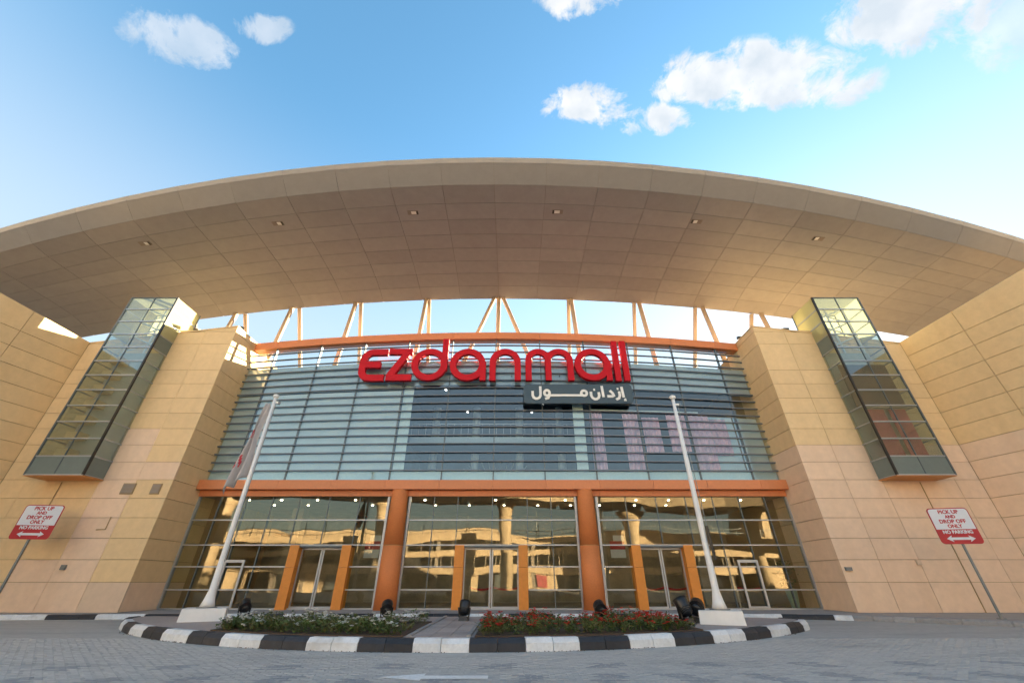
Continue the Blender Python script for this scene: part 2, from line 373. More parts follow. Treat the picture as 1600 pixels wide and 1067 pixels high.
def paver(mb, cx, cy, mi):
    g = .005; z = random.uniform(-.0045, .0015); t = random.uniform(-.0025, .0025); hx, hy = PW / 2 - g, PL / 2 - g; c = .007
    mb.add([(cx - hx, cy - hy, -.014), (cx + hx, cy - hy, -.014), (cx + hx, cy + hy, -.014), (cx - hx, cy + hy, -.014),
            (cx - hx + c, cy - hy + c, z - t), (cx + hx - c, cy - hy + c, z + t), (cx + hx - c, cy + hy - c, z + t), (cx - hx + c, cy + hy - c, z - t)],
           [(4, 5, 6, 7), (0, 1, 5, 4), (1, 2, 6, 5), (2, 3, 7, 6), (3, 0, 4, 7)], mi)
vis = [c for c in cand if c[1] > 7.36 and abs(c[0]) < c[1] * .985]
near = set(sorted(vis, key=lambda c: c[1])[:300])
mass = MB()
for c in cand:
    tn = ptone(*c)
    if c in near:
        mb = MB(); paver(mb, c[0], c[1], 0); mb.build('paver', ('pv1', 'pv2', 'pv3')[tn], road)
    else: paver(mass, c[0], c[1], tn)
pm = mass.build('pavers', ['pv1', 'pv2', 'pv3'], road); pm['kind'] = 'stuff'
# painted arrow
ar = [(-2.10, 8.16), (-1.42, 8.42), (-1.42, 8.27), (-.38, 8.27), (-.38, 8.03), (-1.42, 8.03), (-1.42, 7.90)]
mk = MB().prism(ar, .0045, .0075, 'z').build('road_marking', 'mark', fix=True); mk['kind'] = 'structure'

# ------------------------------------------------------------------ the mall
mall = tag(empty('shopping_mall', (BX, D, 0)), 'sand coloured shopping mall with sweeping canopy roof and glass front', 'mall')
def bb(b): return BX + b
ZT = lambda b: 15.72 - .0035 * b * b           # top of header / parapet
FZ = .15                                       # floor level
MOD = lambda k: 1.28 + .88 * k                 # cladding module

# --- body behind the cladding
body = MB()
body.box(bb(-15.9), bb(15.9), 24.2, 58, 13.2, 13.55)                      # roof deck over the hall
body.box(bb(-15.9), bb(15.9), 31.0, 31.4, FZ, 13.2)                       # rear wall of hall
body.box(bb(-15.9), bb(15.9), 23.6, 31.0, 5.45, 5.95)                     # first floor slab
body.build('building_core', 'dark', mall)
for s in (-1, 1):
    b0, b1 = 16.05, 24.45
    b1 = 25.2
    core = MB().hexa([(bb(s * b0), 20.78, 0), (bb(s * b1), 20.78, 0), (bb(s * b1), 58, 0), (bb(s * b0), 58, 0),
                      (bb(s * b0), 20.78, ZT(b0) - .12), (bb(s * b1), 20.78, ZT(b1) - .12), (bb(s * b1), 58, ZT(b1) - .9), (bb(s * b0), 58, ZT(b0) - .9)]).build('front_wall', 'joint', mall, fix=True)
    cols = [15.95, 17.78, 19.61, 21.44, 23.27, 24.5]
    zz = [FZ] + [MOD(k) for k in range(0, 13)] + [MOD(14), MOD(15), None]
    for ci in range(5):
        for ri in range(len(zz) - 1):
            x0, x1 = cols[ci], cols[ci + 1]; z0 = zz[ri]; g = .009
            za = zb_ = zz[ri + 1]
            if za is None: za, zb_ = ZT(x0), ZT(x1)
            else: za = min(za, ZT(x0)); zb_ = min(zb_, ZT(x1))
            if za - z0 < .08 and zb_ - z0 < .08: continue
            if zb_ - z0 < .06: zb_ = z0 + .06
            inbay = (19.43 < (x0 + x1) / 2 < 22.3)
            if s > 0: pk = z0 < MOD(6) + .01
            else: pk = (ci == 1 and z0 < MOD(8) and ri > 0) or (ci == 0 and ri == 6) or (ci == 2 and z0 < MOD(1)) 
            mat = 'wallp' if pk else 'wall'
            if s < 0 and ri == 0 and ci < 2: mat = 'wallg' if ci == 0 else 'wallp'
            dy = random.uniform(-.004, .004)
            X0, X1 = bb(s * (x0 + (0 if ci == 0 else g))), bb(s * (x1 - (0 if ci == 4 else g)))
            MB().hexa([(X0, 20.70 + dy, z0 + g), (X1, 20.70 + dy, z0 + g), (X1, 20.776, z0 + g), (X0, 20.776, z0 + g),
                       (X0, 20.70 + dy, za - g), (X1, 20.70 + dy, zb_ - g), (X1, 20.776, zb_ - g), (X0, 20.776, za - g)]).build('wall_panel', mat, core, fix=True)
    # inner return of the pier
    for ri in range(len(zz) - 1):
        z0 = zz[ri]; z1 = zz[ri + 1] if zz[ri + 1] else ZT(15.95); g = .011
        z1 = min(z1, ZT(15.95))
        if z1 - z0 < .08: continue
        pk = s > 0 and z0 < MOD(6) + .01
        mat = 'wallp' if pk or (s < 0 and ri == 0) else 'wall'
        yb2 = 24.2
        MB().box(bb(s * 15.952) if s > 0 else bb(-16.045), bb(s * 16.045) if s > 0 else bb(-15.952), 20.79, yb2, z0 + g, z1 - g).build('wall_panel', mat, core)
    # coping on the pier
    MB().hexa([(bb(s * 15.93), 20.66, ZT(15.93) + .004), (bb(s * 24.6), 20.66, ZT(24.6) + .004), (bb(s * 24.6), 24.4, ZT(24.6) + .004), (bb(s * 15.93), 24.4, ZT(15.93) + .004),
               (bb(s * 15.93), 20.66, ZT(15.93) + .07), (bb(s * 24.6), 20.66, ZT(24.6) + .07), (bb(s * 24.6), 24.4, ZT(24.6) + .07), (bb(s * 15.93), 24.4, ZT(15.93) + .07)]).build('coping', 'wall', core, fix=True)
    # flaring side wall
    dirv = Vector((s * .22, -1.0)).normalized(); p0 = Vector((bb(s * 24.5), 20.69)); nrm = Vector((-s * 1.0, -.22)).normalized()   # nrm points to the forecourt
    Ltot = 15.0
    def wt_top(t): return 13.70 + .095 * t
    def P(t, off, z): q = p0 + dirv * t + nrm * off; return (q.x, q.y, z)
    sw = MB().hexa([P(-.6, -.06, 0), P(Ltot, -.06, 0), P(Ltot, -1.6, 0), P(-.6, -1.6, 0), P(-.6, -.06, wt_top(0) - .1), P(Ltot, -.06, wt_top(Ltot) - .02), P(Ltot, -1.6, wt_top(Ltot) - .02), P(-.6, -1.6, wt_top(0) - .1)]).build('side_wall', 'joint', mall, fix=True)
    zs = [FZ] + [MOD(k) for k in range(0, 14)] + [16]
    for ri in range(len(zs) - 1):
        st = (0, 1.2)[ri % 2] * .0
        tt = [0.0] + [x for x in (2.9, 6.5, 10.1, 13.7)] + [Ltot]
        for a, b_ in zip(tt, tt[1:]):
            z0, za, zb_ = zs[ri], min(zs[ri + 1], wt_top(a)), min(zs[ri + 1], wt_top(b_))
            if za - z0 < .05: za = z0 + .05
            if zb_ - z0 < .05: continue
            g = .012; pk = s > 0 and z0 < MOD(6) + .01; o1 = random.uniform(-.003, .003)
            MB().hexa([P(a + g, o1, z0 + g), P(b_ - g, o1, z0 + g), P(b_ - g, -.058, z0 + g), P(a + g, -.058, z0 + g),
                       P(a + g, o1, za - g), P(b_ - g, o1, zb_ - g), P(b_ - g, -.058, zb_ - g), P(a + g, -.058, za - g)]).build('wall_panel', 'wallp' if pk else 'wall', sw, fix=True)

for s in (-1, 1):
    shading_wing = MB().box(min(bb(s * 26.6), bb(s * 95)), max(bb(s * 26.6), bb(s * 95)), 22, 58, 0, 11.6).build('shading_wing', 'wall', mall)  # added out of view to shade the ground beside the canopy
    MB().box(min(bb(s * 26.7), bb(s * 95.2)), max(bb(s * 26.7), bb(s * 95.2)), 21.8, 58.2, 11.605, 12.1).build('low_bounce_roof', 'roofing', shading_wing)  # dark top added to stop sunlit bounce onto the soffit

# --- curtain wall
CWB = 15.93
ms = [-CWB, -14.5, -11.6, -8.7, -5.8, -2.9, 0, 2.9, 5.8, 8.7, 11.6, 14.5, CWB]
Z0 = 6.12
def zrow(b, k): return Z0 + (ZT(b) - .50 - Z0) * k / 18.0     # k = 0 sill .. 18 top
cw = MB().box(bb(-CWB), bb(CWB), D - .02, D + .12, Z0 - .08, Z0 - .004).build('curtain_wall', 'alu', mall)
for i in range(12):
    b0, b1 = ms[i], ms[i + 1]; bm_ = (b0 + b1) / 2
    for k in range(18):
        g = .012
        mt = 'g_clr' if k >= 15 else 'g_cw'
        MB().hexa([(bb(b0 + .02), D, zrow(b0, k) + g), (bb(b1 - .02), D, zrow(b1, k) + g), (bb(b1 - .02), D + .024, zrow(b1, k) + g), (bb(b0 + .02), D + .024, zrow(b0, k) + g),
                   (bb(b0 + .02), D, zrow(b0, k + 1) - g), (bb(b1 - .02), D, zrow(b1, k + 1) - g), (bb(b1 - .02), D + .024, zrow(b1, k + 1) - g), (bb(b0 + .02), D + .024, zrow(b0, k + 1) - g)]).build('glass_pane', mt, cw)
    # header and spandrel panels
    for nm, f0, f1, ya, yb3, mt in (('header_panel', lambda b: ZT(b) - .50, lambda b: ZT(b), D - .16, D + .5, 'orange'),):
        MB().hexa([(bb(b0 + .006), ya, f0(b0)), (bb(b1 - .006), ya, f0(b1)), (bb(b1 - .006), yb3, f0(b1)), (bb(b0 + .006), yb3, f0(b0)),
                   (bb(b0 + .006), ya, f1(b0)), (bb(b1 - .006), ya, f1(b1)), (bb(b1 - .006), yb3, f1(b1)), (bb(b0 + .006), yb3, f1(b0))]).build(nm, mt, cw)
    MB().box(bb(b0 + .007), bb(b1 - .007), D - .50, D - .03, 5.555, Z0 - .09).build('spandrel_panel', 'orange', cw)
    MB().box(bb(b0 + .004), bb(b1 - .004), D - .12, D + .05, 5.26, 5.545).build('fascia_panel', 'orange', cw)
for b in ms[1:-1]:
    MB().box(bb(b) - .03, bb(b) + .03, D - .03, D + .16, Z0, zrow(b, 18)).build('mullion', 'alu_d', cw)
for k in range(1, 18):
    mb = MB(); n = 24
    prof = [(-.135, -.014), (-.125, .052), (-.02, .056), (-.02, -.016)]
    for a in range(n):
        b0, b1 = -CWB + 2 * CWB * a / n, -CWB + 2 * CWB * (a + 1) / n
        P0 = [(bb(b0), D + y, zrow(b0, k) + z) for y, z in prof]; P1 = [(bb(b1), D + y, zrow(b1, k) + z) for y, z in prof]
        mb.add(P0 + P1, [(j, (j + 1) % 4, 4 + (j + 1) % 4, 4 + j) for j in range(4)])
    mb.build('louvre', 'louvre', cw, fix=True)
# what hangs behind the glass
def backing(name, b0, b1, k0, k1, mat, y=D + .45, th=.03):
    return MB().hexa([(bb(b0), y, zrow(b0, k0)), (bb(b1), y, zrow(b1, k0)), (bb(b1), y + th, zrow(b1, k0)), (bb(b0), y + th, zrow(b0, k0)),
                      (bb(b0), y, zrow(b0, k1)), (bb(b1), y, zrow(b1, k1)), (bb(b1), y + th, zrow(b1, k1)), (bb(b0), y + th, zrow(b0, k1))]).build(name, mat, cw)
for i in range(12):
    backing('spandrel_backing', ms[i] + .02, ms[i + 1] - .02, 11.55 if -5.8 <= ms[i] < 5 else 11.0, 14.95, 'spand', D + .10)
    backing('spandrel_backing', ms[i] + .02, ms[i + 1] - .02, 0.05, .98, 'spand2', D + .10)
for i in range(4):
    backing('roller_blind', ms[i] + .03, ms[i + 1] - .03, 1.0, 10.9, 'teal', D + .14)
backing('pale_strip', -5.72, -5.1, 1.0, 11.5, 'pale', D + .14)
backing('pale_strip', 4.75, 5.4, 1.0, 10.2, 'pale', D + .14)
backing('pale_strip', 12.5, 14.4, 1.0, 8.0, 'teal', D + .34); backing('pale_strip', 14.5, 15.9, 1, 8, 'teal', D + .34)
for (b0, b1, k0, k1) in ((5.75, 6.5, 1.0, 8.0), (7.75, 8.65, 1.0, 8.0), (8.9, 9.9, 3.2, 7.6), (10.4, 11.5, 3.4, 8.0), (11.7, 12.9, 1.0, 8.0), (12.95, 13.9, 3.0, 7.6)):
    # banners hang in soft folds
    mb = MB(); n = 14
    for j in range(n):
        a, c = b0 + (b1 - b0) * j / n, b0 + (b1 - b0) * (j + 1) / n
        ya, yc = D + .22 + .05 * math.sin(j * 1.7), D + .22 + .05 * math.sin((j + 1) * 1.7)
        mb.add([(bb(a), ya, zrow(a, k0)), (bb(c), yc, zrow(c, k0)), (bb(c), yc, zrow(c, k1)), (bb(a), ya, zrow(a, k1)), (bb(a), ya + .012, zrow(a, k0)), (bb(c), yc + .012, zrow(c, k0)), (bb(c), yc + .012, zrow(c, k1)), (bb(a), ya + .012, zrow(a, k1))],
               [(0, 1, 2, 3), (7, 6, 5, 4), (0, 4, 5, 1), (3, 2, 6, 7)])
    mb.build('banner', 'pink', cw)
backing('banner_rail', 5.8, 12.4, 8.2, 8.5, 'pale', D + .18)
# upper hall interior
hall = MB().box(bb(-15.8), bb(15.8), 30.6, 30.9, 5.96, 13.1).build('hall_wall', 'blue', mall)
MB().box(bb(-15.8), bb(15.8), 23.9, 30.6, 12.6, 12.7).build('hall_ceiling', 'blue', mall)
for s in (-1, 1): MB().box(bb(s * 6.0) - .1, bb(s * 6.0) + .1, 23.9, 30.6, 5.97, 12.6).build('hall_partition', 'blue', mall)
for (b, yy) in ((-3.5, 25.2), (-1.0, 27.5), (1.7, 26.1), (3.3, 27.8), (-2.4, 29.4), (2.6, 29.5)):
    MB().tube([(bb(b), yy, 12.595), (bb(b), yy, 12.575)], .055, 10).build('hall_light', 'lampw', mall)
for b in (-4.6, -1.6, 1.6, 4.6): MB().tube([(bb(b), 28.6, 5.97), (bb(b), 28.6, 12.6)], .28, 16).build('hall_column', 'spand', mall)
MB().box(bb(-5.8), bb(5.8), 26.2, 26.35, 9.2, 9.6).build('gallery_edge', 'spand', mall)
MB().box(bb(-5.8), bb(5.8), 26.2, 30.6, 9.1, 9.2).build('gallery_floor', 'blue', mall)
for q in range(25): MB().box(bb(-5.76 + q * .48) - .012, bb(-5.76 + q * .48) + .012, 26.25, 26.28, 9.6, 10.5).build('gallery_baluster', 'alu', mall)
MB().box(bb(-5.8), bb(5.8), 26.24, 26.29, 10.5, 10.56).build('gallery_rail', 'alu', mall)
# faint starburst ornament at the back of the hall
orn = MB()
for a in range(22):
    t = math.pi * (a + .5) / 22
    orn.tube([(bb(0) + 1.2 * math.cos(t), 30.2, 6.6 + .5 * math.sin(t)), (bb(0) + 3.6 * math.cos(t), 30.2, 6.6 + 2.6 * math.sin(t))], .04, 4)
orn.build('wall_ornament', 'spand', mall)

# --- ground-floor glazing
sf = MB()
RZ = [FZ, .96, 1.94, 2.91, 4.09, 5.25]
GY = D + .05
sf.box(bb(-15.93), bb(15.93), GY - .06, GY + .16, FZ - .1, FZ + .06)
shop = sf.build('shopfront', 'alu', mall)
def bar(name, x0, x1, y0, y1, z0, z1, mat='alu', par=None): return MB().box(min(x0, x1), max(x0, x1), y0, y1, z0, z1).build(name, mat, par or shop)
vm_c = [-4.47, -3.15, -1.87, 0, 1.87, 3.15, 4.47]
side = [5.62, 7.19, 8.84, 10.44, 11.91, 13.33, 14.75, 15.93]
DOORS = {0: (1.38, 1.84), 1: (7.10, 7.55, 9.75, 10.20)}
def blocked(a, b, lo, hi): return not (b <= lo + .02 or a >= hi - .02)
def bay(edges, sgn, portal, single):
    e = [sgn * x for x in edges] if sgn < 0 else list(edges); e = sorted(e)
    for r in range(5):
        z0, z1 = RZ[r], RZ[r + 1]
        ed = e
        if r < 3:       # lower rows stop at the portals
            ed = sorted(set([x for x in e if not (portal[0] - .25 < x < portal[1] + .25)] + [portal[0], portal[1]]))
        for a, b in zip(ed, ed[1:]):
            if r < 3 and a >= portal[0] - .01 and b <= portal[1] + .01: continue
            if single and r < 2 and single[0] - .3 < (a + b) / 2 < single[1] + .3 and False: continue
            MB().box(bb(a) + .012, bb(b) - .012, GY, GY + .022, z0 + .02, z1 - .02).build('glass_pane', 'g_shop', shop)
        zt = z0
        if r > 0:
            if r <= 2:
                for a, b in ((e[0], portal[0]), (portal[1], e[-1])): bar('transom', bb(a), bb(b), GY - .055, GY + .09, zt - .028, zt + .028)
            else: bar('transom', bb(e[0]), bb(e[-1]), GY - .055, GY + .09, zt - .028, zt + .028)
    for x in e[1:-1]:
        z0 = 2.91 + .03 if portal[0] - .25 < x < portal[1] + .25 else FZ + .06
        bar('mullion', bb(x) - .02, bb(x) + .02, GY - .02, GY + .13, z0, RZ[5], 'alu_d')
    for x in (e[0], e[-1]):
        bar('edge_frame', bb(x) - .06, bb(x) + .06, GY - .075, GY + .10, FZ + .06, RZ[5])
    if single:
        a, b = single
        mb = MB(); y0, y1 = GY - .12, GY - .058
        mb.box(bb(a), bb(a) + .10, y0, y1, FZ + .06, 2.12); mb.box(bb(b) - .10, bb(b), y0, y1, FZ + .06, 2.12)
        mb.box(bb(a), bb(b), y0, y1, 2.12, 2.24); mb.box(bb(a) + .10, bb(b) - .10, y0, y1, FZ + .06, FZ + .14)
        sdn = mb.build('single_door', 'alu', shop)
bay(vm_c, 1, (-1.84, 1.84), None)
bay(side, -1, (-10.20, -7.10), (-13.40, -12.38))
bay(side, 1, (7.10, 10.20), (12.38, 13.40))
for c in (-8.65, 0, 8.65):
    w = 1.84 if c == 0 else 1.55; jw = .46
    hd = MB().box(bb(c - w), bb(c + w), GY - .26, GY + .3, 2.80, 2.88).build('entrance_portal', 'alu_d', mall)
    for s in (-1, 1):
        x0, x1 = sorted((c + s * w, c + s * (w - jw)))
        MB().box(bb(x0), bb(x1), GY - .30, GY + .32, FZ, 1.9).build('jamb', 'jamb', hd)
        MB().box(bb(x0), bb(x1), GY - .298, GY + .32, 1.912, 2.89).build('jamb', 'jamb', hd)
        # sliding leaf
        a, b = sorted((c + s * .02, c + s * (w - jw)))
        mb = MB(); yl = GY + .10
        mb.box(bb(a), bb(a) + .07, yl, yl + .05, FZ + .02, 2.79); mb.box(bb(b) - .07, bb(b), yl, yl + .05, FZ + .02, 2.79)
        mb.box(bb(a) + .07, bb(b) - .07, yl, yl + .05, FZ + .02, FZ + .12); mb.box(bb(a) + .07, bb(b) - .07, yl, yl + .05, 2.70, 2.79)
        mb.build('door_leaf', 'alu', hd)
        MB().box(bb(a) + .07, bb(b) - .07, yl + .014, yl + .034, FZ + .12, 2.70).build('door_glass', 'g_shop', hd)
# columns
for s in (-1, 1):
    cx = bb(s * 4.99); cyy = D - .22
    col = MB().tube([(cx, cyy, FZ), (cx, cyy, 2.86)], [.53, .49], 40).build('column', 'orange_col', mall, smooth=False)
    MB().tube([(cx, cyy, 2.86), (cx, cyy, 2.885)], [.47, .47], 40).build('joint_ring', 'joint', col)
    MB().tube([(cx, cyy, 2.885), (cx, cyy, 5.32), (cx, cyy, 5.54)], [.49, .425, .40], 40).build('upper_shaft', 'orange_col', col)
    for ch in [col] + list(col.children):
        for p in ch.data.polygons: p.use_smooth = len(p.vertices) == 4
# lobby interior
lob = MB().box(bb(-15.9), bb(15.9), 23.15, 31, FZ - .12, FZ).build('lobby_floor', 'lfloor', mall)
MB().box(bb(-15.9), bb(15.9), 30.7, 30.95, FZ, 5.4).build('lobby_wall', 'lobby', mall)
MB().box(bb(-15.9), bb(15.9), 23.2, 30.7, 5.30, 5.44).build('lobby_ceiling', 'lobby', mall)
for x in (-12.5, -6.5, 6.5, 12.5): MB().box(bb(x) - .35, bb(x) + .35, 27.2, 27.9, FZ, 5.3).build('lobby_pier', 'lobby', mall)
random.seed(3)
for x in range(-14, 15, 2):
    for yy in (24.2, 26.0):
        if random.random() < .72:
            xx = bb(x + (.5 if yy > 25 else 0) + random.uniform(-.15, .15))
            MB().tube([(xx, yy, 5.298), (xx, yy, 5.275)], .055, 10).build('downlight', 'lamp', mall)

# --- glazed bays on the front walls
def bay_window(s):
    b0, b1 = 19.43, 22.30; yf, yw, yk = 19.57, 20.695, 21.6; zb0 = MOD(5); zt = MOD(17); n = 12
    X = lambda b: bb(s * b)
    fr = MB().box(min(X(b0), X(b1)), max(X(b0), X(b1)), yf, yw, zb0 - .06, zb0 - .005)
    root = fr.build('bay_window', 'bayu', mall)
    def q(name, x0, x1, y0, y1, z0, z1, mat): return MB().box(min(x0, x1), max(x0, x1), y0, y1, z0, z1).build(name, mat, root)
    ztw = min(ZT(b0), ZT(b1))
    for k in range(n):
        z0, z1 = zb0 + .88 * k, zb0 + .88 * (k + 1)
        bm_ = (b0 + b1) / 2
        for a, b in ((b0 + .05, bm_ - .015), (bm_ + .015, b1 - .05)):
            q('glass_pane' if k else 'spandrel_panel', X(a), X(b), yf + .02, yf + .045, z0 + .03, z1 - .03, 'g_bay' if k else 'bayp')
        for bs in (b0, b1):
            e = .02 if bs == b0 else -.045
            back = yw if z1 < ztw else yk
            q('glass_pane' if k else 'spandrel_panel', X(bs + e), X(bs + e + .025), yf + .07, back - .02, z0 + .03, z1 - .03, ('bayp' if k in (0, 8) and bs == b0 else 'g_fro' if z0 > ztw - .9 else 'g_bay'))
        # horizontal rails
        for zr in ([z0] if k else [z0 + .0]):
            q('rail', X(b0), X(b1), yf - .012, yf + .06, zr - .032, zr + .032, 'alu')
            q('rail', X(b0) , X(b0 + .06), yf + .062, (yw if zr < ztw else yk), zr - .027, zr + .027, 'alu')
            q('rail', X(b1 - .06), X(b1), yf + .062, (yw if zr < ztw else yk), zr - .027, zr + .027, 'alu')
    q('rail', X(b0), X(b1), yf - .012, yf + .06, zt - .05, zt, 'alu_d')
    q('mullion', X((b0 + b1) / 2 - .02), X((b0 + b1) / 2 + .02), yf + .0, yf + .055, zb0, zt - .05, 'alu_d')
    q('corner_post', X(b0 - .004), X(b0 + .09), yf - .016, yf + .075, zb0, zt, 'black')
    q('corner_post', X(b1 - .07), X(b1 + .004), yf - .016, yf + .065, zb0, zt, 'alu_d')
    q('rear_post', X(b0), X(b0 + .07), yk - .06, yk, ztw, zt, 'alu_d'); q('rear_post', X(b1 - .07), X(b1), yk - .06, yk, ztw, zt, 'alu_d')
    q('glass_pane', X(b0 + .07), X(b1 - .07), yk - .04, yk - .015, ztw + .1, zt - .05, 'g_fro')
    q('rail', X(b0), X(b1), yk - .055, yk, zt - .05, zt, 'alu_d')
    q('glass_roof', X(b0 + .05), X(b1 - .05), yf + .03, yk - .03, zt - .03, zt - .005, 'g_fro')
    q('lining', X(b0 + .1), X(b1 - .1), yw - .10, yw - .02, zb0, MOD(13.2), 'bayin')
    # white steel bracing inside the lantern top
    br = MB(); yy = yk - .35
    for i in range(3):
        zA, zB = MOD(13.4 + i * 1.15), MOD(13.4 + (i + 1) * 1.15)
        br.tube([(X(b0 + .25), yy - .7, zA), (X(b1 - .25), yy - .7, zB)], .045, 6); br.tube([(X(b1 - .25), yy - .55, zA), (X(b0 + .25), yy - .55, zB)], .045, 6)
    for b in (b0 + .25, (b0 + b1) / 2, b1 - .25): br.tube([(X(b), yy - .6, MOD(12)), (X(b), yy - .6, zt - .1)], .06, 6)
    br.build('bracing', 'white', root)
    if s > 0:
        for j, (a, b) in enumerate(((19.75, 20.7), (20.95, 21.85))):
            q('banner', X(a), X(b), yf + .35, yf + .37, MOD(6) + .05, MOD(9) - .1, 'crim')
        q('dark_lining', X(b0 + .1), X(b1 - .1), yf + .5, yf + .52, MOD(9) + .1, MOD(12), 'dark')
        q('ceiling_strip', X(b0 + .1), X(b1 - .1), yf + .12, yf + .3, MOD(9) - .08, MOD(9) + .05, 'bayin')
    else:
        for k in range(1, 8):
            q('stair_landing', X(b1 - 1.0), X(b1 - .35), yf + .45, yw - .1, MOD(5 + k) + .15, MOD(5 + k) + .5, 'wall')
    return root
bay_window(-1); bay_window(1)

# --- canopy roof
SOF = [(25.5, 19.32), (24.22, 19.62), (22.94, 19.80), (21.66, 19.86), (20.38, 19.88), (19.10, 19.88), (17.82, 19.88), (16.54, 19.87), (15.30, 19.97)]
FAS = [(15.30, 19.97), (14.30, 20.60), (14.15, 20.84)]
def rp(b, Y, Hh, dz=0.0):
    w = (25.5 - Y) / 11.35
    return (bb(b), Y + max(w, 0) * .0029 * b * b, Hh + 1.3 - .0037 * b * b + dz)
NB = 24; BW = 3.05; BE = NB * BW / 2
core = MB()
prof = [(Y, h, .05) for Y, h in SOF] + [(14.36, 20.60, .03), (14.2, 20.86, 0.0), (14.3, 20.98, 0), (17.5, 21.5, 0), (21.5, 21.6, 0), (25.0, 20.6, 0), (25.5, 19.9, 0)]
n = len(prof); NS = 48
rings = []
for i in range(NS + 1):
    b = -BE + 2 * BE * i / NS; rings += [rp(b, Y, h, dz) for Y, h, dz in prof]
F = []
for i in range(NS):
    for j in range(n): F.append((i * n + j, i * n + (j + 1) % n, (i + 1) * n + (j + 1) % n, (i + 1) * n + j))
F += [tuple(range(n)), tuple(range(NS * n, NS * n + n))[::-1]]
roof = MB().add(rings, F).build('canopy_roof', 'sjoint', mall, fix=True)
def roof_panel(name, b0, b1, A, B, mat, th=.045, g=.010):
    mb = MB(); bmid = (b0 + b1) / 2; V = []
    ga = g / max(abs(A[0] - B[0]), .15)
    def L_(t): return (A[0] + (B[0] - A[0]) * t, A[1] + (B[1] - A[1]) * t)
    a, c = L_(ga), L_(1 - ga)
    for dz in (0, th):
        V += [rp(b0 + g, *a, dz), rp(b1 - g, *a, dz), rp(b1 - g, *c, dz), rp(b0 + g, *c, dz)]
    mb.hexa(V); return mb.build(name, mat, roof, fix=True)
for i in range(NB):
    b0 = -BE + i * BW; b1 = b0 + BW
    for r in range(8): roof_panel('soffit_panel', b0, b1, SOF[r], SOF[r + 1], 'soffit')
    for r in range(2): roof_panel('fascia_panel', b0, b1, FAS[r], FAS[r + 1], 'fascia', .035, .006)
for b in (-21.9, -13.6, -5.15, 3.9, 12.6, 20.2):
    p = Vector(rp(b, 17.15, 19.875, 0)); sl = -.0074 * b
    mb = MB().box(-.33, .33, -.16, .16, -.012, .02).build('soffit_light', 'sjoint', roof)
    mb.location = p - worg(roof); mb.rotation_euler = (0, -math.atan(sl), 0)
    ORG[mb.name] = p
    g1 = MB().box(-.2, .2, -.11, .11, -.02, -.013); g1.v = [(v[0] + p.x, v[1] + p.y, v[2] + p.z) for v in g1.v]
    g1.build('soffit_lens', 'white', roof)
    for sx in (-1, 1):
        g2 = MB().box(sx * .27 - .05, sx * .27 + .05, -.13, .13, -.022, -.013); g2.v = [(v[0] + p.x, v[1] + p.y, v[2] + p.z) for v in g2.v]
        g2.build('soffit_light_cap', 'black', roof)

# --- raking struts that carry the canopy
def strut(p, q, r=.165):
    return MB().tube([p, q], r, 14).build('roof_strut', 'strut', mall)
def so(b): return 19.32 + 1.3 - .0037 * b * b + .02
for b in (-24.2, -20.4, -16.2, -11.3, -5.75, 0, 5.75, 11.1, 16.0, 20.4, 24.2):
    zb1 = 13.4 if abs(b) < 16 else ZT(b) - .5
    a = Vector((bb(b), 25.42, so(b)))
    strut(a, (bb(b + (-.25 if b < 0 else .25 if b > 0 else 0)), 25.0, zb1))
    if b: strut(a + Vector((-.012 * b * 6 / 2, .0, 0)), (bb(b * .985), 29.5, zb1), .15)
for s in (-1, 1): strut((bb(s * .35), 25.4, so(0)), (bb(s * 2.9), 25.2, 13.4), .15)
for ch in mall.children:
    if ch.name.startswith('roof_strut'):
        for p in ch.data.polygons: p.use_smooth = len(p.vertices) == 4
# little floodlights on the pier tops
for (b, yy) in ((-16.3, 21.4), (-18.8, 21.2), (16.2, 22.6), (18.3, 21.2), (-24.0, 21.4)):
    z = ZT(b) + .07; fx = bb(b)
    fl = MB().box(fx - .03, fx + .03, yy - .03, yy + .03, z, z + .16).build('floodlight', 'black', mall)
    MB().hexa([(fx - .16, yy - .14, z + .14), (fx + .16, yy - .14, z + .14), (fx + .16, yy + .1, z + .22), (fx - .16, yy + .1, z + .22), (fx - .16, yy - .2, z + .34), (fx + .16, yy - .2, z + .34), (fx + .16, yy + .04, z + .42), (fx - .16, yy + .04, z + .42)]).build('lamp_head', 'black', fl)
# grilles, conduit and boxes on the walls
for (x0, x1, z0, z1) in ((-19.35, -18.72, 4.98, 5.50), (-17.88, -17.42, 4.98, 5.48)):
    gr = MB().box(x0, x1, 20.655, 20.69, z0, z1).build('vent_grille', 'joint', mall)
    for k in range(7):
        z = z0 + .05 + k * (z1 - z0 - .08) / 7
        MB().hexa([(x0 + .03, 20.63, z), (x1 - .03, 20.63, z), (x1 - .03, 20.653, z + .02), (x0 + .03, 20.653, z + .02), (x0 + .03, 20.63, z + .018), (x1 - .03, 20.63, z + .018), (x1 - .03, 20.653, z + .045), (x0 + .03, 20.653, z + .045)]).build('slat', 'sandd', gr)
MB().tube([(-19.2, 20.67, 3.95), (-19.2, 20.67, 3.42), (-19.62, 20.67, 3.40)], .025, 6).build('conduit', 'joint', mall)
MB().box(-20.35, -20.15, 20.60, 20.69, 1.75, 1.95).build('junction_box', 'galv', mall)
MB().box(15.02, 15.3, 20.60, 20.69, 1.72, 1.86).build('junction_box', 'galv', mall)
MB().box(18.35, 18.55, 20.60, 20.69, 1.95, 2.15).build('junction_box', 'wallg', mall)
for b in (-21.44, 21.44):   # rain streak pipes
    MB().tube([(bb(b), 20.675, FZ), (bb(b), 20.675, 5.55)], .02, 6).build('drip_joint', 'joint', mall)

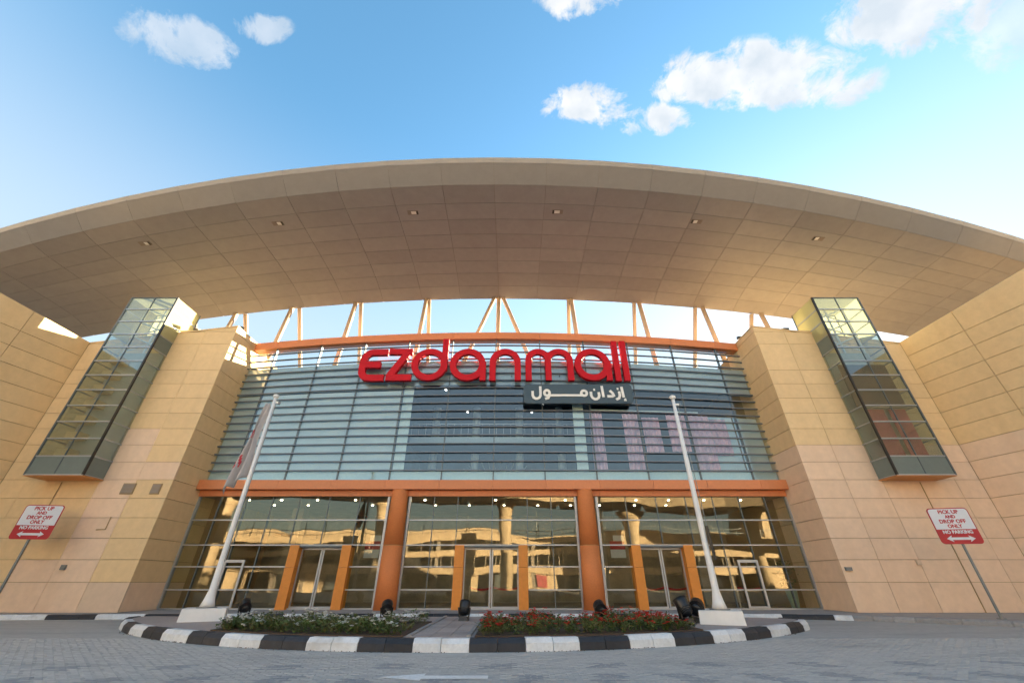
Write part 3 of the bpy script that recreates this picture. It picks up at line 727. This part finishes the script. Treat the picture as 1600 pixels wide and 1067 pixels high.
# ------------------------------------------------------------------ sign lettering
YS = D - .62; TH = .26
def strip(mb, pts, w, y0, closed=False):
    P = [Vector(p) for p in pts]; n = len(P); Lf, Rt = [], []
    for i in range(n):
        a = P[i - 1] if (closed or i) else P[i]; b = P[(i + 1) % n] if (closed or i < n - 1) else P[i]
        t1 = (P[i] - a).normalized() if (P[i] - a).length > 1e-6 else None; t2 = (b - P[i]).normalized() if (b - P[i]).length > 1e-6 else None
        t = ((t1 or t2) + (t2 or t1)).normalized(); nn = Vector((-t.y, t.x)); c = nn.dot(Vector((-(t1 or t2).y, (t1 or t2).x)))
        k = w / 2 / max(c, .4); Lf.append(P[i] + nn * k); Rt.append(P[i] - nn * k)
    V = []
    for i in range(n):
        for q in (Lf[i], Rt[i]): V += [(q.x, y0, q.y), (q.x, y0 + mb.th, q.y)]
    F = []
    for i in range(n if closed else n - 1):
        a, b = 4 * i, 4 * ((i + 1) % n)
        F += [(a, a + 2, b + 2, b), (a + 1, b + 1, b + 3, a + 3), (a, b, b + 1, a + 1), (a + 2, a + 3, b + 3, b + 2)]
    if not closed: F += [(0, 1, 3, 2), (4 * n - 4, 4 * n - 2, 4 * n - 1, 4 * n - 3)]
    mb.add(V, F); return mb
def ell(cx, cz, rx, rz, a0=0, a1=360, n=44):
    return [(cx + rx * math.cos(R(a0 + (a1 - a0) * i / n)), cz + rz * math.sin(R(a0 + (a1 - a0) * i / n))) for i in range(n + (0 if a1 - a0 == 360 else 1))]
sign = tag(empty('mall_sign', (BX - .2, YS, 11.9)), 'big red 3D lettering EZDAN MALL in lower case across the louvred glass', 'sign')
class LM(MB):
    def __init__(s, th=TH): super().__init__(); s.th = th; s.k = 0
    def st(s, pts, w=.42, closed=False): strip(s, pts, w, YS - .003 * s.k, closed); s.k += 1; return s
zb, zx, w = 11.93, 14.18, .40
zc, rz = (zb + zx) / 2, (zx - zb) / 2 - w / 2
L = []
e = LM(); e.st([(-7.98, zx - w / 2 - .04), (-8.9, zx - w / 2 - .06)] + [(-8.9 - .52 * math.sin(R(a)), zx - w / 2 - .62 + .56 * math.cos(R(a))) for a in (20, 40, 60, 80)] +
     [(-9.43, zx - 1.0), (-9.43, zb + .92)] + [(-9.43 + .5 * (1 - math.cos(R(a))), zb + .72 - .54 * math.sin(R(a))) for a in (20, 40, 60, 80)] + [(-8.9, zb + w / 2 - .02), (-7.98, zb + w / 2 - .02)])
e.st([(-9.3, zc - .04), (-8.3, zc - .04)]); L.append(e)
z = LM(); z.st([(-7.88, zx - w / 2), (-6.38, zx - w / 2)]); z.st([(-6.72, zx - w * .9), (-7.62, zb + w * .9)], .44); z.st([(-7.84, zb + w / 2), (-6.28, zb + w / 2)]); L.append(z)
def ring(cx, rx=.93): return ell(cx, zc, rx, rz)
d = LM(); d.st(ring(-5.22), w, True); d.st([(-4.30, 14.92), (-4.28, zc - .25), (-4.30, zc - .4)], .38); L.append(d)
a1 = LM(); a1.st(ring(-2.80), w, True); a1.st([(-1.83, zx - .95), (-1.83, zb)], .38); L.append(a1)
def arch(cx, r): return [(cx - r, zb)] + [(cx + r * math.cos(R(a)), zx - w / 2 - r * .98 + r * .98 * math.sin(R(a))) for a in range(180, -1, -9)] + [(cx + r, zb)]
n_ = LM(); n_.st(arch(-.43, .79), .39); L.append(n_)
m_ = LM(); m_.st(arch(1.66, .62), .38); m_.st(arch(2.98, .70), .38); L.append(m_)
a2 = LM(); a2.st(ring(5.08), w, True); a2.st([(6.07, zx - .95), (6.07, zb)], .36); L.append(a2)
for x in (6.61, 7.16):
    l = LM(); l.st([(x + .01, 14.76), (x, zb - .03)], .36); L.append(l)
for q in L: q.build('letter', 'red', sign, fix=True)
for x in (-9, -6, -3, 0, 3, 6, 7.1):      # stand-off brackets
    for zz_ in (12.4, 13.9): MB().tube([(x, YS + TH - .02, zz_), (x, D - .14, zz_)], .03, 6).build('bracket', 'galv', sign)
# Arabic plate
def rrect(x0, x1, z0, z1, r, n=6):
    pts = []
    for cx, cz, a in ((x1 - r, z1 - r, 0), (x0 + r, z1 - r, 90), (x0 + r, z0 + r, 180), (x1 - r, z0 + r, 270)):
        pts += [(cx + r * math.cos(R(a + 90 * i / n)), cz + r * math.sin(R(a + 90 * i / n))) for i in range(n + 1)]
    return pts
plate = MB().prism(rrect(.70, 7.30, 10.42, 11.66, .22), YS, YS + .2, 'y').build('sign_plate', 'plate', fix=True)
tag(plate, 'dark blue-grey plate with white Arabic lettering below the red letters', 'sign')
ax = lambda u: .70 + (u - 65) / 1432 * 6.6
az = lambda v: 11.66 - (v - 45) / 240 * 1.24 * 1.0
class AM(MB):
    def __init__(s): super().__init__(); s.th = .05; s.k = 0
    def st(s, pts, w=.15, closed=False): strip(s, [(ax(x), az(y)) for x, y in pts], w, YS - .052 - .002 * s.k, closed); s.k += 1; return s
    def el(s, x, y, rx, ry, a0=0, a1=360, w=.15):
        s.st([(x + rx * math.cos(R(a0 + (a1 - a0) * i / 24)), y + ry * math.sin(R(a0 + (a1 - a0) * i / 24))) for i in range(24 + (0 if a1 - a0 == 360 else 1))], w, a1 - a0 == 360); return s
arab = []
am = AM(); am.st([(287, 75), (287, 170), (284, 195), (270, 218), (245, 230), (220, 230), (196, 216), (184, 190), (184, 135)]); arab.append(am)                  # lam
am = AM(); am.el(372, 158, 34, 34); am.st([(404, 165), (402, 195), (385, 222), (345, 232)]); am.st([(398, 190), (860, 190)], .14); am.el(858, 163, 36, 32); arab.append(am)   # waw, kashida, meem
am = AM(); am.st([(950, 145), (950, 195), (965, 222), (992, 238), (1018, 236), (1045, 218), (1055, 190), (1052, 150)]); am.st([(985, 118), (1008, 118)], .12); arab.append(am)   # noon
am = AM(); am.st([(1100, 70), (1108, 212)]); arab.append(am)                                                                                                 # alef
am = AM(); am.st([(1200, 128), (1235, 165), (1245, 192), (1225, 202), (1160, 202)]); arab.append(am)                                                          # dal
am = AM(); am.st([(1322, 140), (1325, 190), (1310, 225), (1270, 243)]); am.st([(1296, 107), (1318, 107)], .12); arab.append(am)                                 # zain
am = AM(); am.st([(1360, 80), (1372, 215)]); am.st([(1398, 232), (1380, 240), (1378, 252), (1404, 252)], .07); arab.append(am)                                  # alef with hamza
for q in arab: q.build('arabic_letter', 'white', plate, fix=True)

# ------------------------------------------------------------------ flagpoles
def flagpole(x, y, h, label):
    zt = .215
    root = tag(empty('flagpole', (x, y, zt)), label, 'flagpole', 'flagpoles on the island')
    MB().hexa([(x - .62, y - .62, zt - .01), (x + .62, y - .62, zt - .01), (x + .62, y + .62, zt - .01), (x - .62, y + .62, zt - .01),
               (x - .60, y - .60, zt + .34), (x + .60, y - .60, zt + .34), (x + .60, y + .60, zt + .34), (x - .60, y + .60, zt + .34)]).xform(Matrix.Translation((x, y, 0)) @ Matrix.Rotation(R(28 if x < 0 else -24), 4, 'Z') @ Matrix.Translation((-x, -y, 0))).build('plinth', 'white', root)
    MB().tube([(x, y, zt + .342), (x, y, zt + .372)], .30, 20).build('base_plate', 'galv', root)
    sh = MB().tube([(x, y, zt + .36), (x, y, zt + .55), (x, y, zt + .85), (x, y, zt + 3.6), (x, y, h - .1)], [.23, .17, .105, .088, .062], 18).build('shaft', 'white', root)
    MB().tube([(x, y, h - .1), (x, y, h - .06), (x, y, h + .03), (x, y, h + .06)], [.08, .115, .115, .06], 16).build('finial', 'white', root)
    MB().box(x + .07, x + .26, y - .03, y + .03, h - .36, h - .28).build('pulley_arm', 'white', root)
    MB().tube([(x + .22, y, h - .40), (x + .22, y, h - .28)], .05, 8).build('pulley', 'galv', root)
    for p in sh.data.polygons: p.use_smooth = len(p.vertices) == 4
    MB().tube([(x + .125, y - .03, h - .35), (x + .15, y - .10, 1.9)], .012, 5).build('halyard', 'galv', root)
    return root
fp1 = flagpole(-10.15, 15.9, 8.15, 'white flagpole on white plinth with a limp grey flag tied to it')
fp2 = flagpole(6.42, 14.8, 7.62, 'bare white flagpole on white plinth by the red flower bed')
MB().tube([(6.53, 14.66, 2.9), (6.57, 14.64, 1.9)], .05, 8).build('wound_rope', 'black', fp2)
# limp flag: gathered folds hanging along the pole
fl = MB(); nu, nv = 26, 30
grid = []
for j in range(nv + 1):
    t = j / nv; z = 7.75 - 3.05 * t; wd = .10 + .50 * t ** 1.15
    for i in range(nu + 1):
        s_ = i / nu
        xx = -10.15 - .10 - s_ * wd - .06 * t + .04 * math.sin(9 * t + 4 * s_)
        yy = 15.9 - .08 + (.12 + .05 * t) * math.sin(s_ * 11 + 2.0 * t) * (.35 + .65 * t) - .05 * s_
        zz_ = z - .55 * s_ * t * t + .07 * math.sin(s_ * 9 + 1) * t
        grid.append((xx, yy, zz_))
F = []; MI = []
for j in range(nv):
    for i in range(nu):
        F.append((j * (nu + 1) + i, j * (nu + 1) + i + 1, (j + 1) * (nu + 1) + i + 1, (j + 1) * (nu + 1) + i))
        MI.append(1 if (i > 14 and 10 < j < 14 and (i * 7 + j * 3) % 5 < 3) or (i > 17 and 19 < j < 24 and (i + j) % 4 < 2) else 0)
fl.add(grid, F); fl.mi = MI
flag = fl.build('flag', ['flag', 'cred'], smooth=True); sm = flag.modifiers.new('thick', 'SOLIDIFY'); sm.thickness = .01
tag(flag, 'limp pale grey flag with red print hanging in folds from the pole', 'flag')

# ------------------------------------------------------------------ black spotlights on the island
def spot(x, y, rz, tilt, label, z=.226, sc=.9):
    root = tag(empty('spotlight', (x, y, z)), label, 'spotlight', 'black spotlights on the island')
    T = Matrix.Translation((x, y, z)) @ Matrix.Rotation(R(rz + 180), 4, 'Z') @ Matrix.Scale(sc, 4)
    def b_(name, mb, mat, sm=False):
        o = mb.xform(T).build(name, mat, root, fix=True)
        if sm:
            for p in o.data.polygons: p.use_smooth = len(p.vertices) == 4
    mb = MB().hexa([(-.17, -.15, 0), (.17, -.15, 0), (.17, .15, 0), (-.17, .15, 0), (-.14, -.12, .13), (.14, -.12, .13), (.14, .12, .13), (-.14, .12, .13)]); b_('base', mb, 'black')
    for s in (-1, 1):
        b_('yoke_arm', MB().hexa([(s * .17 - .02, -.05, .10), (s * .17 + .02, -.05, .10), (s * .17 + .02, .05, .10), (s * .17 - .02, .05, .10), (s * .215 - .02, -.05, .40), (s * .215 + .02, -.05, .40), (s * .215 + .02, .05, .40), (s * .215 - .02, .05, .40)]), 'black')
    d = Vector((0, -math.cos(R(tilt)), math.sin(R(tilt)))); c = Vector((0, 0, .36))
    b_('lamp_head', MB().tube([c - d * .20, c - d * .17, c - d * .02, c + d * .12, c + d * .22, c + d * .225], [.07, .14, .185, .19, .205, .17], 20), 'black', True)
    for k in range(4):
        q = c - d * (.03 + .04 * k); b_('cooling_fin', MB().tube([q, q - d * .014], [.205 - .012 * k] * 2, 20), 'black')
    b_('lens', MB().tube([c + d * .226, c + d * .24], [.165, .15], 20), 'lens')
spot(-4.05, 15.5, 15, 35, 'black spotlight behind white flowers in front of the left orange column')
spot(-1.55, 15.6, -8, 62, 'black spotlight standing on the paved path before the middle entrance')
spot(2.85, 15.4, 10, 30, 'black spotlight behind red flowers near the right orange column')
spot(5.25, 14.6, 25, 58, 'black spotlight at the right end of the red flower bed', sc=1.1)
spot(5.78, 15.0, -30, 15, 'black spotlight tucked against the right flagpole plinth', sc=1.05)
spot(-9.35, 16.75, 40, 35, 'black spotlight behind the left flagpole plinth')

# ------------------------------------------------------------------ flower beds
def bed(x0, x1, label, col, seed, dens_f):
    random.seed(seed)
    pts = []
    fx = [x0 + (x1 - x0) * i / 16 for i in range(17)]
    yf = lambda x: IC[1] - math.sqrt((IR - .42) ** 2 - (x - IC[0]) ** 2)
    yback = lambda x: 15.15
    poly = [(x, yf(x)) for x in fx] + [(x1, yback(x1)), (x0, yback(x0))]
    root = tag(empty('flower_bed', ((x0 + x1) / 2, 13.2, .21)), label, 'flower bed', 'flower beds on the island')
    MB().prism(poly, .20, .245, 'z').build('soil', 'soil', root, fix=True)
    lf, lf2, bl, blc = MB(), MB(), MB(), MB()
    def leafq(mb, p, a, l, wd, up, mi=0):
        d = Vector((math.cos(a), math.sin(a), up)).normalized(); s_ = d.cross(Vector((0, 0, 1))).normalized() * wd
        mid = p + d * l * .5; nn = s_.cross(d).normalized() * wd * .35
        mb.add([p, mid + s_ + nn, p + d * l, mid - s_ + nn, mid], [(0, 1, 4), (1, 2, 4), (2, 3, 4), (3, 0, 4)], mi)
    npl = int(150 * (x1 - x0))
    for _ in range(npl):
        x = random.uniform(x0 + .05, x1 - .05); y0, y1 = yf(x) + .06, yback(x) - .05; y = y0 + (y1 - y0) * random.random() ** 1.15
        nv_ = mnoise.noise(Vector((x * .9, y * .9, seed)))
        if nv_ < -.18 and random.random() < .85: continue
        h = random.uniform(.08, .25) * (1 + .8 * nv_)
        nl = random.randint(9, 14)
        for k in range(nl):
            zz_ = .235 + h * random.random() ** .8
            p = Vector((x + random.gauss(0, .035), y + random.gauss(0, .035), zz_))
            leafq(lf, p, random.uniform(0, 6.28), random.uniform(.06, .12), random.uniform(.016, .030), random.uniform(-.2, .9), 0 if random.random() < (.72 if nv_ > -.05 else .4) else 1)
        pr = dens_f * (1 + 1.8 * max(nv_, -.5))
        if random.random() < pr:
            for k in range(random.randint(2, 5) if col == 'fred' else random.randint(4, 9)):
                p = Vector((x + random.gauss(0, .05), y + random.gauss(0, .05), .25 + h + random.uniform(0, .06)))
                for q in range(6):
                    a = q * 1.047 + random.random(); leafq(bl, p, a, random.uniform(.036, .056), .022, random.uniform(.1, .7))
    o = lf.build('foliage', ['leaf', 'leaf2'], root); o['kind'] = 'stuff'
    o = bl.build('blossoms', col, root); o['kind'] = 'stuff'
    return root
b1 = bed(-7.75, -2.5, 'bed of low green plants with white blossoms left of the path', 'fwhite', 11, .11)
b2 = bed(-.85, 4.95, 'bed of green plants with red blossoms right of the path', 'fred', 23, .24)

deb = MB(); random.seed(31)
for k in range(420):
    a = random.uniform(A0 + .15, A1 - .12); r = IR + abs(random.gauss(0, .05)) + .01
    if mnoise.noise(Vector((a * 9, 1, 2))) < -.05: continue
    x, y = arc_pt(a, r); z_ = random.uniform(.008, .022); t = random.uniform(0, 6.28)
    deb.add([(x + z_ * math.cos(t), y + z_ * math.sin(t), .002), (x + z_ * math.cos(t + 2.1), y + z_ * math.sin(t + 2.1), .002), (x + z_ * math.cos(t + 4.2), y + z_ * math.sin(t + 4.2), .002), (x, y, .003 + z_ * .8)], [(0, 1, 3), (1, 2, 3), (2, 0, 3)])
tag(deb.build('gutter_debris', 'soil'), 'grit and dry leaf bits lying in the gutter along the kerb', 'debris', kind='stuff')

# ------------------------------------------------------------------ parking signs
def text_mesh(body, size, name, mat, T, parent, th=.004):
    cu = bpy.data.curves.new(name, 'FONT'); cu.body = body; cu.size = size; cu.align_x = 'CENTER'; cu.align_y = 'CENTER'; cu.extrude = th; cu.resolution_u = 3; cu.offset = .006
    t = bpy.data.objects.new(name, cu); COL.objects.link(t); dg = bpy.context.evaluated_depsgraph_get(); dg.update()
    me = bpy.data.meshes.new_from_object(t.evaluated_get(dg)); bpy.data.objects.remove(t)
    mb = MB(); mb.v = [tuple(T @ Vector((v.co.x, -v.co.z, v.co.y))) for v in me.vertices]; mb.f = [list(p.vertices) for p in me.polygons]; mb.mi = [0] * len(mb.f)
    bpy.data.meshes.remove(me)
    return mb.build(name, mat, parent)
def psign(x, y, rz, w, h, zc, z0, label):
    root = tag(empty('parking_sign', (x, y, z0)), label, 'sign', 'pick up and drop off signs')
    T = Matrix.Translation((x, y, zc)) @ Matrix.Rotation(R(rz), 4, 'Z')
    MB().tube([(x, y, z0), (x, y, zc + h * .42)], .045, 12).build('post', 'galv', root)
    MB().tube([(x, y, z0), (x, y, z0 + .03)], .13, 12).build('foot_plate', 'galv', root)
    pan = MB().prism(rrect(-w / 2, w / 2, -h / 2, h / 2, .13), -.075, -.055, 'y').xform(T).build('panel', 'signr', root, fix=True)
    e = .035; zd = -h / 2 + h * .40
    q = rrect(-w / 2 + e, w / 2 - e, -h / 2 + e, h / 2 - e, .10); q = [p for p in q if p[1] > zd]
    q = q + [(-w / 2 + e, zd), (w / 2 - e, zd)]
    q = sorted(q, key=lambda p: math.atan2(p[1] - (zd + .25), p[0]))
    MB().prism(q, -.080, -.0755, 'y').xform(T).build('white_field', 'signw', root, fix=True)
    for k, (tx, s_) in enumerate((('PICK UP', .19), ('AND', .16), ('DROP OFF', .19), ('ONLY', .18))):
        text_mesh(tx, s_ * w / 1.4, 'lettering', 'signr', T @ Matrix.Translation((0, -.083, h / 2 - .155 - k * h * .133)), root)
    text_mesh('NO PARKING', .165 * w / 1.4, 'lettering', 'signw', T @ Matrix.Translation((0, -.0805, zd - .10)), root)
    za = -h / 2 + h * .145; L_ = w * .34; t_ = .045; hd = .115
    arr = [(-L_, za), (-L_ + .2, za + hd), (-L_ + .17, za + t_), (L_ - .17, za + t_), (L_ - .2, za + hd), (L_, za), (L_ - .2, za - hd), (L_ - .17, za - t_), (-L_ + .17, za - t_), (-L_ + .2, za - hd)]
    MB().prism(arr, -.081, -.0755, 'y').xform(T).build('arrow', 'signw', root, fix=True)
    for zz_ in (-.3 * h, .3 * h):
        MB().box(-.12, .12, -.054, .05, zz_ - .02, zz_ + .02).xform(T).build('clamp', 'galv', root)
psign(-21.15, 19.4, 8, 1.55, 1.40, 3.58, .15, 'red and white pick-up and drop-off sign on post beside the left wall')
psign(17.55, 17.35, -12, 1.40, 1.30, 3.20, .15, 'red and white pick-up and drop-off sign on post beside the right wall')

# ------------------------------------------------------------------ things inside the lobby
def barrier(xs, y, label):
    root = tag(empty('rope_barrier', (xs[0], y, FZ)), label, 'barrier', 'red belt barriers inside the doors')
    for x in xs:
        MB().tube([(x, y, FZ), (x, y, FZ + .03)], .16, 14).build('foot', 'steel', root)
        MB().tube([(x, y, FZ + .03), (x, y, FZ + .98)], .035, 10).build('post', 'steel', root)
    for a, b in zip(xs, xs[1:]):
        mb = MB(); n = 8
        for i in range(n):
            t0, t1 = i / n, (i + 1) / n; z0, z1 = FZ + .90 - .10 * math.sin(math.pi * t0), FZ + .90 - .10 * math.sin(math.pi * t1)
            x0, x1 = a + (b - a) * t0, a + (b - a) * t1
            mb.hexa([(x0, y - .01, z0 - .045), (x1, y - .01, z1 - .045), (x1, y + .01, z1 - .045), (x0, y + .01, z0 - .045), (x0, y - .01, z0 + .045), (x1, y - .01, z1 + .045), (x1, y + .01, z1 + .045), (x0, y + .01, z0 + .045)])
        mb.build('belt', 'signr', root)
barrier((-2.15, -.95, .42), 23.75, 'red belt barrier behind the middle entrance doors')
barrier((6.6, 7.75, 9.0), 23.75, 'red belt barrier behind the right entrance doors')
barrier((11.55, 12.9), 24.1, 'short red belt barrier behind the right single door')
# potted plant by the right end of the glazing
px, py = 14.2, 23.9
pp = tag(empty('potted_plant', (px, py, FZ)), 'potted plant in a pale green pot behind the far right glazing', 'plant')
MB().tube([(px, py, FZ), (px, py, FZ + .1), (px, py, FZ + .75), (px, py, FZ + .8)], [.17, .19, .27, .28], 18).build('pot', 'pot', pp)
lf = MB(); random.seed(5)
for k in range(260):
    a = random.uniform(0, 6.28); u = random.random(); p = Vector((px + random.gauss(0, .22), py + random.gauss(0, .15), FZ + .85 + 1.2 * u))
    d = Vector((math.cos(a), math.sin(a), random.uniform(-.3, .7))).normalized(); s_ = d.cross(Vector((0, 0, 1))).normalized() * .05
    lf.add([p, p + d * .12 + s_, p + d * .3, p + d * .12 - s_], [(0, 1, 2, 3)])
lf.build('foliage', 'leaf', pp)
MB().tube([(px, py, FZ + .7), (px + .03, py, FZ + 1.9)], .03, 6).build('stem', 'soil', pp)
for (x, y, z, lb) in ((-8.0, 25.6, 2.45, 'red and white hanging shop sign behind the left glazing'), (6.05, 25.6, 2.45, 'red and white hanging shop sign behind the right glazing')):
    hs_ = tag(empty('hanging_sign', (x, y, z)), lb, 'sign', 'hanging shop signs in the lobby')
    MB().box(x - .42, x + .42, y, y + .06, z, z + .42).build('lower_panel', 'signw', hs_)
    MB().box(x - .42, x + .42, y, y + .06, z + .425, z + .85).build('middle_panel', 'signr', hs_)
    MB().box(x - .2, x + .42, y, y + .06, z + .855, z + 1.15).build('upper_panel', 'signw', hs_)
    MB().tube([(x, y + .03, z + 1.15), (x, y + .03, 5.30)], .012, 6).build('hanger', 'galv', hs_)

# ------------------------------------------------------------------ across the road (seen mirrored in the glass)
cp = tag(empty('car_park', (8, -38, -.1)), 'sand coloured multi-storey car park mirrored in the entrance glass', 'building')
X0, X1 = -62, 70
for k, (z0, z1) in enumerate(((2.7, 3.8), (5.4, 6.4), (7.7, 8.7))):
    for i in range(11):
        a = X0 + (X1 - X0) * i / 11; b = X0 + (X1 - X0) * (i + 1) / 11
        MB().box(a + .03, b - .03, -38.4, -38.0, z0, z1).build('parapet_panel', 'sand', cp)
    MB().box(X0, X1, -52, -38.4, z0 - .1, z0 + .25).build('floor_slab', 'sandd', cp)
for i in range(23):
    x = X0 + (X1 - X0) * i / 22
    MB().box(x - .35, x + .35, -39.4, -38.42, -.1, 7.7).build('column', 'sandd', cp)
for i in range(66):
    x = X0 + 1 + (X1 - X0 - 2) * i / 65
    MB().box(x - .07, x + .07, -38.36, -38.2, 3.8, 5.4).build('fin', 'sandd', cp)
    if i % 3: MB().box(x - .06, x + .06, -38.36, -38.2, 6.4, 7.7).build('fin', 'sandd', cp)
for (x, w_, z0, z1, mt) in ((-20, 3.2, 3.85, 5.3, 'dark'), (-3, 2.4, .2, 2.3, 'alu_d'), (4.5, 1.8, .2, 2.4, 'crim'), (12, 4.2, .4, 2.2, 'alu_d'), (24, 2.6, .2, 2.4, 'dark'), (-34, 3.4, .2, 2.4, 'alu_d'), (33, 5.0, .5, 2.1, 'signw')):
    MB().box(x, x + w_, -38.38, -38.05, z0, z1).build('shop_window', mt, cp)
MB().box(X0, X1, -52.4, -52, -.1, 8.6).build('rear_wall', 'sandd', cp)
for i in range(9):
    a = X0 + 8 + i * 14.2
    MB().box(a, a + 5.5, -38.9, -38.45, -.1, 2.65).build('wall_infill', 'sand', cp)
for i in range(60):
    x = X0 + (X1 - X0) * i / 59; MB().box(x - .05, x + .05, -38.25, -38.15, 8.7, 9.9 + (.9 if i % 5 == 0 else 0)).build('railing_post', 'alu_d', cp)
for z in (9.2, 9.8): MB().box(X0, X1, -38.24, -38.16, z, z + .07).build('handrail', 'alu_d', cp)
for i in range(9):
    x = X0 + 9 + i * 14.5; MB().tube([(x, -44, 8.2), (x, -44, 13.5)], .09, 8).build('lamp_mast', 'alu_d', cp)
# elevated ramp on mushroom columns
rm = tag(empty('elevated_ramp', (20, -28, -.1)), 'curved elevated car ramp with sand parapets mirrored in the glass', 'ramp')
def ramp_deck(pts, wd, name):
    mb = MB(); mb2 = MB(); mb3 = MB()
    for (p, q) in zip(pts, pts[1:]):
        p, q = Vector(p), Vector(q); n_ = Vector((-(q - p).y, (q - p).x, 0)).normalized() * wd / 2
        mb.hexa([p - n_, q - n_, q + n_, p + n_, p - n_ + Vector((0, 0, .5)), q - n_ + Vector((0, 0, .5)), q + n_ + Vector((0, 0, .5)), p + n_ + Vector((0, 0, .5))])
        for s_, m2 in ((1, mb2), (-1, mb3)):
            o1, o2 = n_ * s_ * 1.0, n_ * s_ * 1.05; u = Vector((0, 0, 1))
            m2.hexa([p + o1 - u * .25, q + o1 - u * .25, q + o2 - u * .25, p + o2 - u * .25, p + o1 + u * 1.35, q + o1 + u * 1.35, q + o2 + u * 1.35, p + o2 + u * 1.35])
    mb.build('deck', 'sandd', rm, fix=True); mb2.build('parapet', 'sand', rm, fix=True); mb3.build('parapet', 'sand', rm, fix=True)
ramp_deck([(-70, -27, 14.2), (-45, -26, 14.2), (-25, -27.5, 14.0), (-8, -29, 13.8), (8, -29, 13.2), (22, -26.5, 12.2), (34, -21.5, 11.0), (44, -14, 10.0), (50, -4, 9.0)], 7.5, 'upper')
ramp_deck([(60, -8, 3.2), (52, -18, 4.6), (40, -26.5, 6.0), (26, -32, 7.0), (14, -34, 7.6)], 6.5, 'lower')
for (x, y) in ((-48, -26), (-22, -28), (-1, -29.4), (20, -27), (36, -20)):
    zt = 13.7 if x < 10 else 11.4 if x < 30 else 10.2
    c_ = MB().tube([(x, y, -.1), (x, y, zt - 3.0), (x, y, zt - 1.4), (x, y, zt)], [1.0, 1.0, 1.35, 2.3], 24).build('mushroom_column', 'sand', rm)
    for p in c_.data.polygons: p.use_smooth = len(p.vertices) == 4
# added blocks that bounce the low sun's light onto the mall front
random.seed(12)
def block(x0, x1, y, dep, h, floors, label):
    o = tag(empty('bounce_block', ((x0 + x1) / 2, y, -.1)), label, 'building', 'blocks added for bounce light across the road')
    w = MB().box(x0, x1, y - dep, y, -.1, h).build('wall', 'sand', o)
    MB().box(x0 - .3, x1 + .3, y - dep - .3, y + .3, h + .005, h + .7).build('parapet', 'sand', o)
    nx = max(2, int((x1 - x0) / 6))
    for f_ in range(floors):
        z = 1.2 + f_ * (h - 1.5) / floors
        for i in range(nx):
            xx = x0 + (i + .5) * (x1 - x0) / nx
            wd_ = MB().box(xx - .8, xx + .8, y - .05, y + .06, z, z + 1.5).build('window', 'alu_d', o)
            MB().box(xx - .95, xx + .95, y + .005, y + .22, z - .14, z - .01).build('sill', 'sand', wd_)
block(-200, -120, -58, 18, 42, 11, 'tall sand coloured block added far left across the road for bounce light')
block(-118, -64, -72, 18, 12.5, 3, 'low sand coloured block added left across the road for bounce light')
block(-62, -4, -78, 16, 13, 3, 'low sand coloured block added behind the car park for bounce light')
block(0, 66, -80, 16, 12, 3, 'low wide sand coloured block added right behind the car park for bounce light')
block(68, 124, -72, 18, 21, 5, 'mid height sand coloured block added right across the road for bounce light')
block(126, 200, -58, 18, 36, 9, 'tall sand coloured block added far right across the road for bounce light')
print('objects', len(bpy.data.objects))
